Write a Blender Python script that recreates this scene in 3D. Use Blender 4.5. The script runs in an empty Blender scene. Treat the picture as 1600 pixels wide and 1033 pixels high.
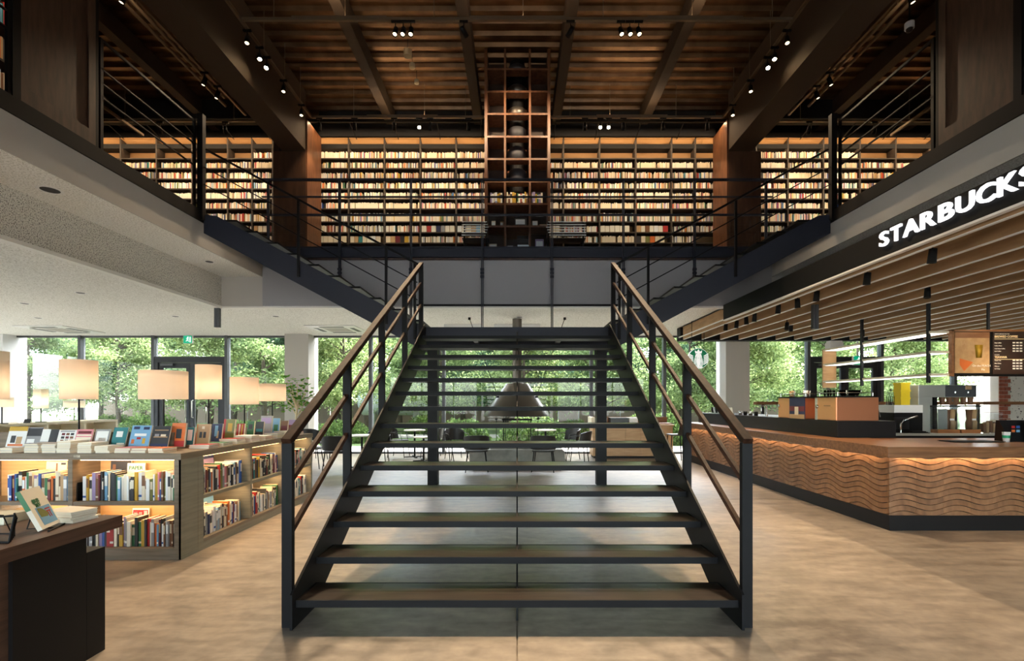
import bpy, bmesh, math, random
from mathutils import Vector, Matrix
R = math.radians
scene = bpy.context.scene
COL = scene.collection
random.seed(7)
# ------------------------------------------------------------------ camera, sky, sun, exposure
F, EYE, CX, CY = 755.6, 1.4535, 808.0, 628.0          # focal length in pixels, eye height, principal point
cd = bpy.data.cameras.new('camera'); cam = bpy.data.objects.new('camera', cd); COL.objects.link(cam)
cam.location = (0, 0, EYE); cam.rotation_euler = (R(90), 0, 0)
cd.sensor_width = 36; cd.lens = 36 * F / 1600
cd.shift_x = -(CX - 800) / 1600; cd.shift_y = (CY - 516.5) / 1600
cd.clip_end = 300
scene.camera = cam
w = bpy.data.worlds.new('sky'); scene.world = w; w.use_nodes = True
nt = w.node_tree; bgn = nt.nodes['Background']; sky = nt.nodes.new('ShaderNodeTexSky')
sky.sky_type = 'NISHITA'; sky.sun_disc = False; sky.sun_elevation = R(48); sky.sun_rotation = R(30); sky.altitude = 100; sky.dust_density = 2.0
hs = nt.nodes.new('ShaderNodeHueSaturation'); hs.inputs['Saturation'].default_value = .55
nt.links.new(sky.outputs[0], hs.inputs['Color']); nt.links.new(hs.outputs[0], bgn.inputs[0]); bgn.inputs[1].default_value = 1.9
sl = bpy.data.lights.new('sun', 'SUN'); sl.energy = 22; sl.angle = R(.6); sl.color = (1, .95, .87)
so = bpy.data.objects.new('sun', sl); COL.objects.link(so)
sd = Vector((math.sin(R(30)) * math.cos(R(48)), math.cos(R(30)) * math.cos(R(48)), math.sin(R(48))))
so.rotation_euler = sd.to_track_quat('Z', 'Y').to_euler(); so.location = (8, 20, 20)
vs = scene.view_settings; vs.view_transform = 'Standard'; vs.look = 'None'; vs.gamma = 1; vs.use_curve_mapping = False
vs.exposure = 0.55
WARM = (1.0, .75, .48)
# ------------------------------------------------------------------ helpers
def PX(x, Y): return (x - CX) * Y / F
def PZ(y, Y): return EYE - (y - CY) * Y / F
def s(r, g, b):
    f = lambda c: ((c / 255 + .055) / 1.055) ** 2.4 if c > 10 else c / 255 / 12.92
    return (f(r), f(g), f(b), 1)
MATS = {}
def mat(name, col, rough=.5, metal=0, col2=None, scale=6, stretch=(1, 1, 1), bump=0, emit=None, es=0, rand=0, lo=.35, hi=.7, spec=.5, detail=6):
    m = bpy.data.materials.new(name); m.use_nodes = True; t = m.node_tree; b = t.nodes['Principled BSDF']
    b.inputs['Roughness'].default_value = rough; b.inputs['Metallic'].default_value = metal; b.inputs['Base Color'].default_value = col
    b.inputs['Specular IOR Level'].default_value = spec
    m.diffuse_color = col
    if col2 is not None or bump or rand:
        tc = t.nodes.new('ShaderNodeTexCoord'); mp = t.nodes.new('ShaderNodeMapping'); nz = t.nodes.new('ShaderNodeTexNoise')
        mp.inputs['Scale'].default_value = [scale * q for q in stretch]; nz.inputs['Scale'].default_value = 1; nz.inputs['Detail'].default_value = detail
        oi = t.nodes.new('ShaderNodeObjectInfo'); ad = t.nodes.new('ShaderNodeVectorMath'); ad.operation = 'MULTIPLY_ADD'
        ad.inputs[1].default_value = (1, 1, 1)
        sc = t.nodes.new('ShaderNodeVectorMath'); sc.operation = 'SCALE'; sc.inputs[0].default_value = (13, 17, 7)
        t.links.new(oi.outputs['Random'], sc.inputs['Scale'])
        t.links.new(tc.outputs['Object'], mp.inputs['Vector']); t.links.new(mp.outputs[0], ad.inputs[0])
        if rand: t.links.new(sc.outputs[0], ad.inputs[2])
        t.links.new(ad.outputs[0], nz.inputs['Vector'])
        rp = t.nodes.new('ShaderNodeValToRGB'); rp.color_ramp.elements[0].position = lo; rp.color_ramp.elements[1].position = hi
        rp.color_ramp.elements[0].color = col; rp.color_ramp.elements[1].color = col2 if col2 is not None else col
        t.links.new(nz.outputs['Fac'], rp.inputs[0]); out = rp.outputs[0]
        if rand:
            hv = t.nodes.new('ShaderNodeHueSaturation'); mr = t.nodes.new('ShaderNodeMapRange')
            mr.inputs[3].default_value = 1 - rand; mr.inputs[4].default_value = 1 + rand
            t.links.new(oi.outputs['Random'], mr.inputs[0]); t.links.new(mr.outputs[0], hv.inputs['Value']); t.links.new(out, hv.inputs['Color']); out = hv.outputs[0]
        t.links.new(out, b.inputs['Base Color'])
        if bump:
            bp = t.nodes.new('ShaderNodeBump'); bp.inputs['Strength'].default_value = bump; bp.inputs['Distance'].default_value = .01
            t.links.new(nz.outputs['Fac'], bp.inputs['Height']); t.links.new(bp.outputs[0], b.inputs['Normal'])
    if emit: b.inputs['Emission Color'].default_value = emit; b.inputs['Emission Strength'].default_value = es
    MATS[name] = m; return m
def glassmat(name, tint, refl, rough=.0):
    m = bpy.data.materials.new(name); m.use_nodes = True; t = m.node_tree; t.nodes.remove(t.nodes['Principled BSDF'])
    a = t.nodes.new('ShaderNodeBsdfTransparent'); a.inputs[0].default_value = tint; g = t.nodes.new('ShaderNodeBsdfGlossy'); g.inputs['Roughness'].default_value = rough
    fr = t.nodes.new('ShaderNodeFresnel'); fr.inputs[0].default_value = 1.35; mu = t.nodes.new('ShaderNodeMath'); mu.operation = 'MULTIPLY'; mu.inputs[1].default_value = refl
    mx = t.nodes.new('ShaderNodeMixShader'); t.links.new(fr.outputs[0], mu.inputs[0]); t.links.new(mu.outputs[0], mx.inputs[0])
    t.links.new(a.outputs[0], mx.inputs[1]); t.links.new(g.outputs[0], mx.inputs[2]); t.links.new(mx.outputs[0], t.nodes['Material Output'].inputs[0]); MATS[name] = m; return m
def leafmat(name, c1, c2):
    m = bpy.data.materials.new(name); m.use_nodes = True; t = m.node_tree; t.nodes.remove(t.nodes['Principled BSDF'])
    d = t.nodes.new('ShaderNodeBsdfDiffuse'); tr = t.nodes.new('ShaderNodeBsdfTranslucent'); mx = t.nodes.new('ShaderNodeMixShader'); mx.inputs[0].default_value = .5
    ge = t.nodes.new('ShaderNodeNewGeometry'); rp = t.nodes.new('ShaderNodeValToRGB'); rp.color_ramp.elements[0].color = c1; rp.color_ramp.elements[1].color = c2
    t.links.new(ge.outputs['Random Per Island'], rp.inputs[0]); t.links.new(rp.outputs[0], d.inputs[0]); t.links.new(rp.outputs[0], tr.inputs[0])
    t.links.new(d.outputs[0], mx.inputs[1]); t.links.new(tr.outputs[0], mx.inputs[2]); t.links.new(mx.outputs[0], t.nodes['Material Output'].inputs[0]); MATS[name] = m; return m
def shademat(name, c):
    m = bpy.data.materials.new(name); m.use_nodes = True; t = m.node_tree; t.nodes.remove(t.nodes['Principled BSDF'])
    d = t.nodes.new('ShaderNodeBsdfDiffuse'); tr = t.nodes.new('ShaderNodeBsdfTranslucent'); mx = t.nodes.new('ShaderNodeMixShader'); mx.inputs[0].default_value = .45; d.inputs[0].default_value = c; tr.inputs[0].default_value = c
    t.links.new(d.outputs[0], mx.inputs[1]); t.links.new(tr.outputs[0], mx.inputs[2]); t.links.new(mx.outputs[0], t.nodes['Material Output'].inputs[0]); MATS[name] = m
class MB:
    def __init__(self): self.v = []; self.f = []; self.m = []; self.sm = []
    def add(self, vs, fs, mi=0, smooth=False):
        o = len(self.v); self.v += [tuple(p) for p in vs]; self.f += [tuple(o + i for i in f) for f in fs]; self.m += [mi] * len(fs); self.sm += [smooth] * len(fs); return self
    def box(self, x0, x1, y0, y1, z0, z1, mi=0):
        x0, x1 = min(x0, x1), max(x0, x1); y0, y1 = min(y0, y1), max(y0, y1); z0, z1 = min(z0, z1), max(z0, z1)
        return self.add([(x0, y0, z0), (x1, y0, z0), (x1, y1, z0), (x0, y1, z0), (x0, y0, z1), (x1, y0, z1), (x1, y1, z1), (x0, y1, z1)],
            [(0, 3, 2, 1), (4, 5, 6, 7), (0, 1, 5, 4), (1, 2, 6, 5), (2, 3, 7, 6), (3, 0, 4, 7)], mi)
    def hexa(self, p, mi=0):          # 8 corners in box order
        return self.add(p, [(0, 3, 2, 1), (4, 5, 6, 7), (0, 1, 5, 4), (1, 2, 6, 5), (2, 3, 7, 6), (3, 0, 4, 7)], mi)
    def bar(self, a, b, w, h, mi=0):   # box beam between two points, w sideways, h upwards
        a, b = Vector(a), Vector(b); d = (b - a).normalized(); up = Vector((0, 0, 1)) if abs(d.z) < .98 else Vector((0, 1, 0))
        sx = d.cross(up).normalized() * w / 2; u = sx.cross(d).normalized() * h / 2
        return self.hexa([a - sx - u, a + sx - u, b + sx - u, b - sx - u, a - sx + u, a + sx + u, b + sx + u, b - sx + u], mi)
    def prism(self, prof, axis, a, b, mi=0):   # profile (u,v) swept along axis
        n = len(prof); g = {'x': lambda u, v, t: (t, u, v), 'y': lambda u, v, t: (u, t, v), 'z': lambda u, v, t: (u, v, t)}[axis]
        vs = [g(u, v, a) for u, v in prof] + [g(u, v, b) for u, v in prof]
        fs = [tuple(range(n))[::-1], tuple(range(n, 2 * n))] + [(i, (i + 1) % n, n + (i + 1) % n, n + i) for i in range(n)]
        return self.add(vs, fs, mi)
    def tube(self, pts, r, n=8, mi=0, cap=True):
        pts = [Vector(p) for p in pts]; rr = r if isinstance(r, (list, tuple)) else [r] * len(pts); rings = []
        for i, p in enumerate(pts):
            d = (pts[min(i + 1, len(pts) - 1)] - pts[max(i - 1, 0)]).normalized(); up = Vector((0, 0, 1)) if abs(d.z) < .9 else Vector((1, 0, 0))
            a = d.cross(up).normalized(); b = a.cross(d)
            rings.append([p + (a * math.cos(2 * math.pi * k / n) + b * math.sin(2 * math.pi * k / n)) * rr[i] for k in range(n)])
        vs = [q for g in rings for q in g]; fs = [(i * n + k, i * n + (k + 1) % n, (i + 1) * n + (k + 1) % n, (i + 1) * n + k) for i in range(len(pts) - 1) for k in range(n)]
        self.add(vs, fs, mi, True)
        if cap: self.add(rings[0], [tuple(range(n))], mi); self.add(rings[-1], [tuple(range(n))[::-1]], mi)
        return self
    def lathe(self, prof, c=(0, 0, 0), n=24, mi=0, smooth=True):    # profile (r,z)
        vs = [(c[0] + r * math.cos(2 * math.pi * k / n), c[1] + r * math.sin(2 * math.pi * k / n), c[2] + z) for r, z in prof for k in range(n)]
        fs = [(i * n + k, i * n + (k + 1) % n, (i + 1) * n + (k + 1) % n, (i + 1) * n + k) for i in range(len(prof) - 1) for k in range(n)]
        return self.add(vs, fs, mi, smooth)
    def cyl(self, c, r, z0, z1, n=16, mi=0): return self.lathe([(0.0005, z0), (r, z0), (r, z1), (0.0005, z1)], (c[0], c[1], 0), n, mi, False)
    def xform(self, M): self.v = [tuple(M @ Vector(p)) for p in self.v]; return self
    def mesh(self, name, mats):
        me = bpy.data.meshes.new(name); me.from_pydata(self.v, [], self.f)
        for q in (mats if isinstance(mats, (list, tuple)) else [mats]): me.materials.append(MATS[q] if isinstance(q, str) else q)
        me.polygons.foreach_set('material_index', self.m); me.polygons.foreach_set('use_smooth', self.sm)
        bm = bmesh.new(); bm.from_mesh(me); bmesh.ops.recalc_face_normals(bm, faces=bm.faces); bm.to_mesh(me); bm.free(); me.update(); return me
    def build(self, name, mats, parent=None, bevel=0):
        o = bpy.data.objects.new(name, self.mesh(name, mats)); COL.objects.link(o)
        if parent is not None:
            o.parent = parent; p = parent; off = Vector((0, 0, 0))
            while p is not None: off += p.location; p = p.parent
            o.location = -off
        if bevel: md = o.modifiers.new('bevel', 'BEVEL'); md.width = bevel; md.segments = 2; md.limit_method = 'ANGLE'
        return o
def link(name, me, parent=None, loc=(0, 0, 0), rot=(0, 0, 0), scale=(1, 1, 1)):
    o = bpy.data.objects.new(name, me); COL.objects.link(o); o.location = loc; o.rotation_euler = rot; o.scale = scale
    if parent is not None: o.parent = parent
    return o
def tag(o, label, cat, group=None):
    o['label'] = label; o['category'] = cat
    if group: o['group'] = group
    return o
def thing(name, label, cat, loc=(0, 0, 0), group=None):
    o = bpy.data.objects.new(name, None); COL.objects.link(o); o.location = loc; o.empty_display_size = .1; return tag(o, label, cat, group)
def struct(name, mb, m, parent=None, label=None, bevel=0):
    o = mb.build(name, m, parent, bevel)
    if parent is None:
        o['kind'] = 'structure'
        if label: o['label'] = label
    return o
def children(o): return [c for c in bpy.data.objects if c.parent == o]
def copy_tree(o, loc=None, rz=None, label=None, kids=None):
    c = o.copy(); COL.objects.link(c)
    if loc is not None: c.location = loc
    if rz is not None: c.rotation_euler = (0, 0, rz)
    if label: c['label'] = label
    for ch in (kids or children(o)):
        d = ch.copy(); COL.objects.link(d); d.parent = c
    return c
def text_mesh(txt, size, depth, material, bold=0.0, align='LEFT'):
    cu = bpy.data.curves.new('lettering', 'FONT'); cu.body = txt; cu.size = size; cu.extrude = depth; cu.offset = bold; cu.align_x = align; cu.resolution_u = 3
    o = bpy.data.objects.new('lettering', cu); COL.objects.link(o); bpy.context.view_layer.update()
    me = bpy.data.meshes.new_from_object(o.evaluated_get(bpy.context.evaluated_depsgraph_get()))
    bpy.data.objects.remove(o); bpy.data.curves.remove(cu); me.materials.clear(); me.materials.append(MATS[material]); me.name = 'lettering'; return me
def area(name, loc, target, sx, sy, power, col=WARM, parent=None):
    l = bpy.data.lights.new(name, 'AREA'); l.shape = 'RECTANGLE'; l.size = sx; l.size_y = sy; l.energy = power; l.color = col
    o = bpy.data.objects.new(name, l); COL.objects.link(o); o.location = loc
    d = Vector(target) - Vector(loc); o.rotation_euler = d.to_track_quat('-Z', 'X' if abs(d.x) < abs(d.y) + 1e-6 and False else 'Y').to_euler(); return o
def spot(name, loc, target, power, angle=60, blend=.6, col=WARM, r=.03):
    l = bpy.data.lights.new(name, 'SPOT'); l.energy = power; l.spot_size = R(angle); l.spot_blend = blend; l.color = col; l.shadow_soft_size = r
    o = bpy.data.objects.new(name, l); COL.objects.link(o); o.location = loc; o.rotation_euler = (Vector(target) - Vector(loc)).to_track_quat('-Z', 'Y').to_euler(); return o
def point(name, loc, power, col=WARM, r=.04):
    l = bpy.data.lights.new(name, 'POINT'); l.energy = power; l.color = col; l.shadow_soft_size = r
    o = bpy.data.objects.new(name, l); COL.objects.link(o); o.location = loc; return o
# ------------------------------------------------------------------ materials
mat('concrete', s(150, 135, 116), .36, col2=s(182, 166, 145), scale=1.1, bump=.03, lo=.3, hi=.75, detail=9)
def _floor(m):      # mottled trowelled concrete: broad cloudy tone, fine streaks, uneven polish
    t = m.node_tree; b = t.nodes['Principled BSDF']; tc = t.nodes.new('ShaderNodeTexCoord'); fac = []
    for sc, st, dt in ((.55, (1, 1, 1), 6), (3.2, (1, 3.0, 1), 10), (14, (1, 1, 1), 8)):
        mp = t.nodes.new('ShaderNodeMapping'); mp.inputs['Scale'].default_value = [sc * q for q in st]; nz = t.nodes.new('ShaderNodeTexNoise'); nz.inputs['Scale'].default_value = 1; nz.inputs['Detail'].default_value = dt; nz.inputs['Distortion'].default_value = .3
        t.links.new(tc.outputs['Object'], mp.inputs[0]); t.links.new(mp.outputs[0], nz.inputs['Vector']); fac.append(nz.outputs['Fac'])
    def mth(op, a, b_):
        n = t.nodes.new('ShaderNodeMath'); n.operation = op
        for i, q in enumerate((a, b_)):
            if isinstance(q, (int, float)): n.inputs[i].default_value = q
            else: t.links.new(q, n.inputs[i])
        return n.outputs[0]
    v = mth('ADD', mth('MULTIPLY', fac[0], .45), mth('ADD', mth('MULTIPLY', fac[1], .38), mth('MULTIPLY', fac[2], .17)))
    rp = t.nodes.new('ShaderNodeValToRGB'); e = rp.color_ramp.elements; e[0].position = .37; e[0].color = s(108, 97, 86); e[1].position = .63; e[1].color = s(178, 163, 145)
    t.links.new(v, rp.inputs[0]); t.links.new(rp.outputs[0], b.inputs['Base Color']); mr = t.nodes.new('ShaderNodeMapRange'); mr.inputs[1].default_value = .35; mr.inputs[2].default_value = .65; mr.inputs[3].default_value = .32; mr.inputs[4].default_value = .5; t.links.new(v, mr.inputs[0]); t.links.new(mr.outputs[0], b.inputs['Roughness'])
_floor(mat('concrete_floor', s(150, 135, 116), .36))
mat('plaster_grey', s(188, 184, 177), .8); mat('plaster_white', s(225, 225, 225), .7)
mat('grey_panel', s(160, 159, 162), .6)
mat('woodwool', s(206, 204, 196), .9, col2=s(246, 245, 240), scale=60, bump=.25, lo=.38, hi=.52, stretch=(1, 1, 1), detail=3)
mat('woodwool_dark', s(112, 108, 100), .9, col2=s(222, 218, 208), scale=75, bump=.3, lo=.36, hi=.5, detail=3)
mat('steel_black', s(17, 17, 19), .5, spec=.18); mat('steel_blue', s(42, 46, 58), .5, spec=.3); mat('matte_black', s(18, 18, 19), .6, spec=.2)
mat('frame_grey', s(88, 90, 94), .45, .4); mat('frame_dark', s(52, 54, 58), .45, .4)
mat('tread_wood', s(30, 21, 16), .3, col2=s(56, 42, 32), scale=3, stretch=(1, 14, 14), bump=.06, rand=.22)
mat('handrail_wood', s(36, 21, 14), .6, spec=.1, col2=s(60, 37, 25), scale=4, stretch=(8, 1, 8), bump=.04); mat('rail_wood', s(48, 29, 20), .55, spec=.15, col2=s(80, 52, 36), scale=4, stretch=(8, 1, 8), bump=.04)
mat('dark_wood', s(58, 40, 30), .5, col2=s(84, 60, 46), scale=3, stretch=(6, 6, 1), bump=.04)
mat('umber_panel', s(74, 48, 32), .5, col2=s(94, 64, 44), scale=2, stretch=(6, 6, 1))
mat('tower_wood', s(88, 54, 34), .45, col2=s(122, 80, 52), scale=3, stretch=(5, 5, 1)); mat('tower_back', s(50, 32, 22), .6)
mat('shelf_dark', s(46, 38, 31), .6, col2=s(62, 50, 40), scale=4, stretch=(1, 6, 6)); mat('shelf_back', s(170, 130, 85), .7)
mat('black_wall', s(20, 20, 22), .8); mat('deck', s(104, 80, 58), .36, .8, col2=s(140, 110, 80), scale=3, lo=.3, hi=.7); mat('girder', s(72, 58, 44), .7); mat('joist', s(66, 54, 42), .7)
mat('pipe_metal', s(140, 122, 100), .45, .6)
mat('island_wood', s(112, 98, 80), .5, col2=s(136, 120, 100), scale=3, stretch=(1, 1, 14), bump=.03); mat('island_side', s(122, 118, 102), .5, col2=s(140, 134, 116), scale=3, stretch=(1, 1, 14))
mat('island_back', s(214, 168, 110), .6, col2=s(226, 182, 124), scale=3, stretch=(1, 1, 12))
mat('pale_wood', s(236, 224, 196), .5, col2=s(244, 234, 210), scale=3, stretch=(1, 12, 12)); mat('oak', s(186, 146, 102), .5, col2=s(206, 168, 124), scale=3, stretch=(1, 1, 9))
mat('table_wood', s(70, 48, 36), .45, col2=s(98, 70, 54), scale=3, stretch=(14, 1, 14), bump=.06, rand=.12); mat('table_black', s(24, 22, 22), .5, spec=.25)
mat('counter_wood', s(112, 74, 46), .38, col2=s(146, 102, 68), scale=3, stretch=(1, 12, 12), bump=.03)
mat('wave_wood', s(118, 80, 50), .5, col2=s(150, 106, 70), scale=4, stretch=(3, 3, 1), rand=.09)
mat('fin_wood', s(160, 124, 86), .55, col2=s(190, 152, 110), scale=2, stretch=(6, 1, 6)); mat('white_trim', s(238, 236, 230), .5)
mat('copper', s(225, 150, 110), .3, .75); mat('copper_light', s(230, 170, 120), .35, .6); mat('chrome', s(215, 215, 215), .18, 1); mat('steel', s(188, 190, 184), .42, .55)

mat('led', s(255, 240, 220), .5, emit=s(255, 204, 140), es=5); mat('led_white', s(255, 255, 255), .5, emit=s(255, 250, 240), es=1.4); mat('letter_glow', s(255, 255, 255), .5, emit=s(248, 250, 255), es=.85)
mat('lens', s(255, 240, 220), .3, emit=s(255, 225, 180), es=3.5); mat('lens_bright', s(255, 240, 220), .3, emit=s(255, 215, 160), es=120)
mat('paper', s(232, 222, 200), .8); mat('white_plastic', s(236, 236, 234), .4); mat('black_plastic', s(20, 20, 22), .35)
mat('green_sign', s(0, 150, 110), .5, emit=s(0, 160, 120), es=.6); mat('white_sign', s(245, 250, 248), .5, emit=s(245, 250, 248), es=.7); mat('logo_green', s(0, 118, 76), .45, emit=s(0, 118, 76), es=.25); mat('logo_white', s(250, 250, 248), .5, emit=s(250, 250, 248), es=.45)
mat('hood_metal', s(112, 106, 98), .35, .8); mat('stone', s(150, 146, 136), .8, col2=s(120, 118, 110), scale=4, bump=.1)
mat('chair_shell', s(40, 37, 34), .4); mat('chair_pad', s(56, 52, 48), .7); mat('table_top', s(226, 218, 200), .5)
mat('menu_brown', s(46, 30, 22), .5); mat('menu_poster', s(196, 160, 112), .6, col2=s(170, 132, 88), scale=9); mat('menu_cream', s(240, 214, 160), .6, emit=s(240, 214, 160), es=.25); mat('menu_white', s(240, 236, 226), .6)
mat('menu_wood', s(120, 78, 46), .5, col2=s(150, 102, 64), scale=3, stretch=(1, 6, 6))
mat('brick_red', s(150, 82, 62), .8, col2=s(170, 100, 78), scale=20, rand=.12); mat('mortar', s(196, 188, 178), .9); mat('terrazzo', s(232, 228, 220), .7, col2=s(90, 84, 80), scale=16, lo=.62, hi=.66)
mat('yellow_crate', s(238, 206, 40), .45); mat('leaf_plant', s(96, 152, 70), .5); mat('plant_stem', s(206, 188, 150), .7); mat('pot_grey', s(120, 118, 114), .7); mat('soil', s(58, 46, 36), .9)
mat('bark', s(92, 82, 70), .9, col2=s(64, 56, 48), scale=8, stretch=(3, 3, 1), bump=.3); mat('lawn', s(78, 100, 52), .9, col2=s(118, 138, 76), scale=1.2, bump=.2); mat('paving', s(168, 164, 156), .8, col2=s(148, 144, 136), scale=2)
mat('far_wall', s(150, 150, 148), .8); mat('far_roof', s(96, 100, 106), .7); mat('far_window', s(90, 108, 120), .2); mat('fence_wood', s(120, 104, 88), .8); mat('tank', s(196, 202, 208), .4, .3)
shademat('shade_linen', s(230, 212, 192)); shademat('shade_paper', s(244, 238, 222))
glassmat('pane', (.97, .99, .985, 1), .9); glassmat('clear_acrylic', (.93, .96, .98, 1), 1.0); glassmat('rail_glass', (.9, .93, .95, 1), .8)
leafmat('leaf_a', s(84, 106, 68), s(158, 178, 122)); leafmat('leaf_b', s(66, 90, 72), s(120, 148, 110)); leafmat('leaf_c', s(108, 130, 80), s(190, 204, 146))
leafmat('leaf_hedge', s(70, 96, 56), s(136, 160, 92)); leafmat('leaf_indoor', s(90, 150, 60), s(150, 200, 96))
BOOKC = {'cream': (232, 218, 190), 'ivory': (240, 232, 214), 'white': (240, 240, 238), 'grey': (150, 150, 152), 'charcoal': (52, 52, 56), 'black': (26, 26, 28), 'red': (176, 44, 42), 'maroon': (110, 36, 44),
 'orange': (216, 112, 48), 'mustard': (206, 164, 48), 'brown': (124, 84, 56), 'tan': (190, 154, 110), 'olive': (120, 122, 62), 'green': (52, 112, 70), 'teal': (44, 124, 130), 'sky blue': (120, 170, 206), 'blue': (48, 88, 160), 'navy': (34, 44, 84), 'pink': (220, 140, 150), 'lilac': (160, 140, 180)}
for k_, c_ in BOOKC.items(): mat('book ' + k_, s(*c_), .5)
# ================================================================== THE SETTING
ZF, ZS, ZL, ZD = 4.42, 3.885, 3.31, 8.65      # upper floor, soffit, low ceiling, deck
XV, XB, YG, YW = 4.95, 5.76, 9.40, 13.60      # void edge, beam line, gallery front, window wall
XL, XR, YF = -17.0, 15.0, -7.0
# floor: two slabs with a saw-cut joint between them
fl = struct('floor', MB().box(XL, XR, YF, YW + .3, -.20, -.012), 'concrete_floor')
for a_, b_ in ((XL, -.005), (.005, XR)):
    for y0_, y1_ in ((YF, 7.2), (7.208, YW + .3)):
        MB().box(a_, b_, y0_, y1_, -.15, 0).build('floor_slab', 'concrete_floor', fl)
# upper floors and low ceilings
struct('ceiling_1', MB().box(XL, -XB, YF, YW, ZL, ZL + .06).box(-XB, XB, YG + .02, YW, ZL, ZL + .06), 'woodwool')
struct('ceiling_2', MB().box(XB, XR, YF, YW, ZL, ZL + .06), 'woodwool')
for sx in (-1, 1):
    struct('ceiling', MB().box(sx * XB, sx * (XV + .02), YF, YG, ZS, ZS + .05), 'woodwool')                         # raised soffit by the void
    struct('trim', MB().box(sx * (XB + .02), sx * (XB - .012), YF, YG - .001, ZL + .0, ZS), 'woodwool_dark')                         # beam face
    struct('trim', MB().box(sx * (XB + .07), sx * (XB - .045), YF, YG - .02, ZL - .05, ZL - .001), 'white_trim')       # smoke-screen channel
    struct('trim', MB().box(sx * (XV + .02), sx * XV, YF, YG, ZS, 4.27), 'plaster_grey')                             # fascia
    struct('trim', MB().box(sx * (XV + .1), sx * (XV - .02), YF, YG - .001, 4.27, ZF + .03), 'matte_black')
    struct('floor_upper', MB().box(sx * (XV + .1), sx * 15, YF, YG, 4.27, ZF), 'dark_wood')
    struct('wall', MB().box(sx * (XV), sx * XB, YG, YG + .03, ZL, 4.27), 'plaster_grey')                             # return of the gallery front
struct('floor_gallery', MB().box(-15, 15, YG, YW + .2, 4.2, ZF), 'dark_wood')
struct('wall_gallery_front', MB().box(-XV, XV, YG, YG + .05, ZL + .01, 4.21), 'grey_panel')
struct('trim_1', MB().box(-XV, XV, YG - .06, YG, 4.25, ZF + .02).box(-XV, XV, YG - .08, YG, ZF + .0, ZF + .03), 'steel_blue')
struct('trim_2', MB().box(-1.95, 1.95, YG - .04, YG, ZL - .0, ZL + .035), 'steel_black')
struct('trim_3', MB().box(-XB, XB, YG, YG + .12, ZL - .03, ZL), 'white_trim')
t = thing('shutter_guide', 'short grey metal post pair hanging below the beam end over the bookshelves', 'post', (-XB, YG - .07, ZL - .05))
MB().box(-XB - .02, -XB + .03, YG - .10, YG - .04, ZL - .42, ZL - .05).build('guide_post', 'frame_grey', t); MB().box(-XB - .07, -XB - .028, YG - .10, YG - .04, ZL - .42, ZL - .05).build('guide_post', 'frame_grey', t)
# metal deck ceiling: trapezoid ribs running across
prof = []; y = YF
while y < 12.4: prof += [(y, 0), (y + .09, 0), (y + .12, .075), (y + .27, .075)]; y += .30
mb = MB(); n = len(prof)
vs = [(x, a, ZD + b) for x in (-15, -9, -4.2, 0, 4.2, 9, 15) for a, b in prof]
mb.add(vs, [(i * n + k, i * n + k + 1, (i + 1) * n + k + 1, (i + 1) * n + k) for i in range(6) for k in range(n - 1)])
struct('ceiling_deck', mb, 'deck'); struct('roof', MB().box(-15.2, 15.2, YF, 14, ZD + .09, ZD + .3), 'black_wall')
for x in (-3.12, -.96, .96, 3.12, -7.6, -9.8, 7.6, 9.8): struct('ceiling_joist', MB().box(x - .1, x + .1, YF, 12.2, 8.32, ZD - .001).box(x - .1, x + .1, YF, 12.2, 8.30, 8.32), 'joist')
for sx in (-1, 1):
    struct('ceiling_girder', MB().box(sx * 4.9, sx * 5.45, YF, 11.22, 7.28, ZD - .002), 'girder')
    c = struct('column_clad', MB().box(sx * 4.9, sx * 5.65, 11.2, 11.98, ZF, 7.26), 'umber_panel')
    for k in range(5): MB().box(sx * 4.93, sx * 5.62, 11.185, 11.2, 4.95 + k * .2, 5.14 + k * .2).build('cladding_board', 'umber_panel', c)
    MB().box(sx * 4.86, sx * 4.9, 11.2, 12.0, ZF, 8.0).build('side_panel', 'tower_wood', c)
    # clad column on the floor edge nearer the camera
    c = struct('wall_panelled', MB().box(sx * 5.0, sx * 5.08, 4.86, 5.72, ZF + .03, ZD - .003), 'dark_wood')
    for (a, b_) in ((4.86, 4.93), (5.63, 5.72)): MB().box(sx * 4.985, sx * 5.0, a, b_, ZF + .03, 8.2).build('panel_stile', 'dark_wood', c)
    MB().box(sx * 4.985, sx * 5.0, 4.93, 5.63, ZF + .03, ZF + .22).build('panel_rail', 'dark_wood', c)
    MB().box(sx * 4.985, sx * 5.02, 5.72, 5.76, ZF - .1, 8.2).build('corner_trim', 'matte_black', c)
    MB().box(sx * 4.985, sx * 5.02, 4.78, 4.86, ZF - .1, 8.2).build('corner_trim', 'matte_black', c)
struct('wall_back_upper', MB().box(-15, 15, 12.34, 12.5, ZF, ZD + .09).box(-4.9, 4.9, 11.95, 12.34, 8.02, ZD - .01), 'black_wall')
for sx in (-1, 1): struct('wall_side_upper', MB().box(sx * 15, sx * 15.2, YF, 14, ZF, ZD + .1), 'black_wall'); struct('ceiling_beam', MB().box(sx * 5.66, sx * 14.9, 11.5, 11.8, 8.2, ZD - .002), 'black_wall')
# lower walls
struct('wall_right', MB().box(XR, XR + .2, YF, YW + .2, 0, ZL), 'plaster_grey')
struct('wall_back_header', MB().box(XL, XR, YW - .02, YW + .3, ZL + .06, 4.2), 'plaster_grey')
for X0, nm in ((-14.69, 0), (-6.35, 1), (5.70, 2)):
    struct('column', MB().box(X0, X0 + .65, 13.2, 13.85, 0, ZL - .001), 'plaster_grey' if nm == 1 else 'plaster_white', bevel=.004) if nm != 2 else struct('column', MB().box(X0, X0 + .65, 13.2, 13.85, 0, ZL - .001), 'plaster_grey', bevel=.004)
# dropped dark beam in front of the windows on the cafe side
struct('trim_4', MB().box(4.05, XR, 12.0, 12.25, 2.98, ZL - .001), 'black_wall')
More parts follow.
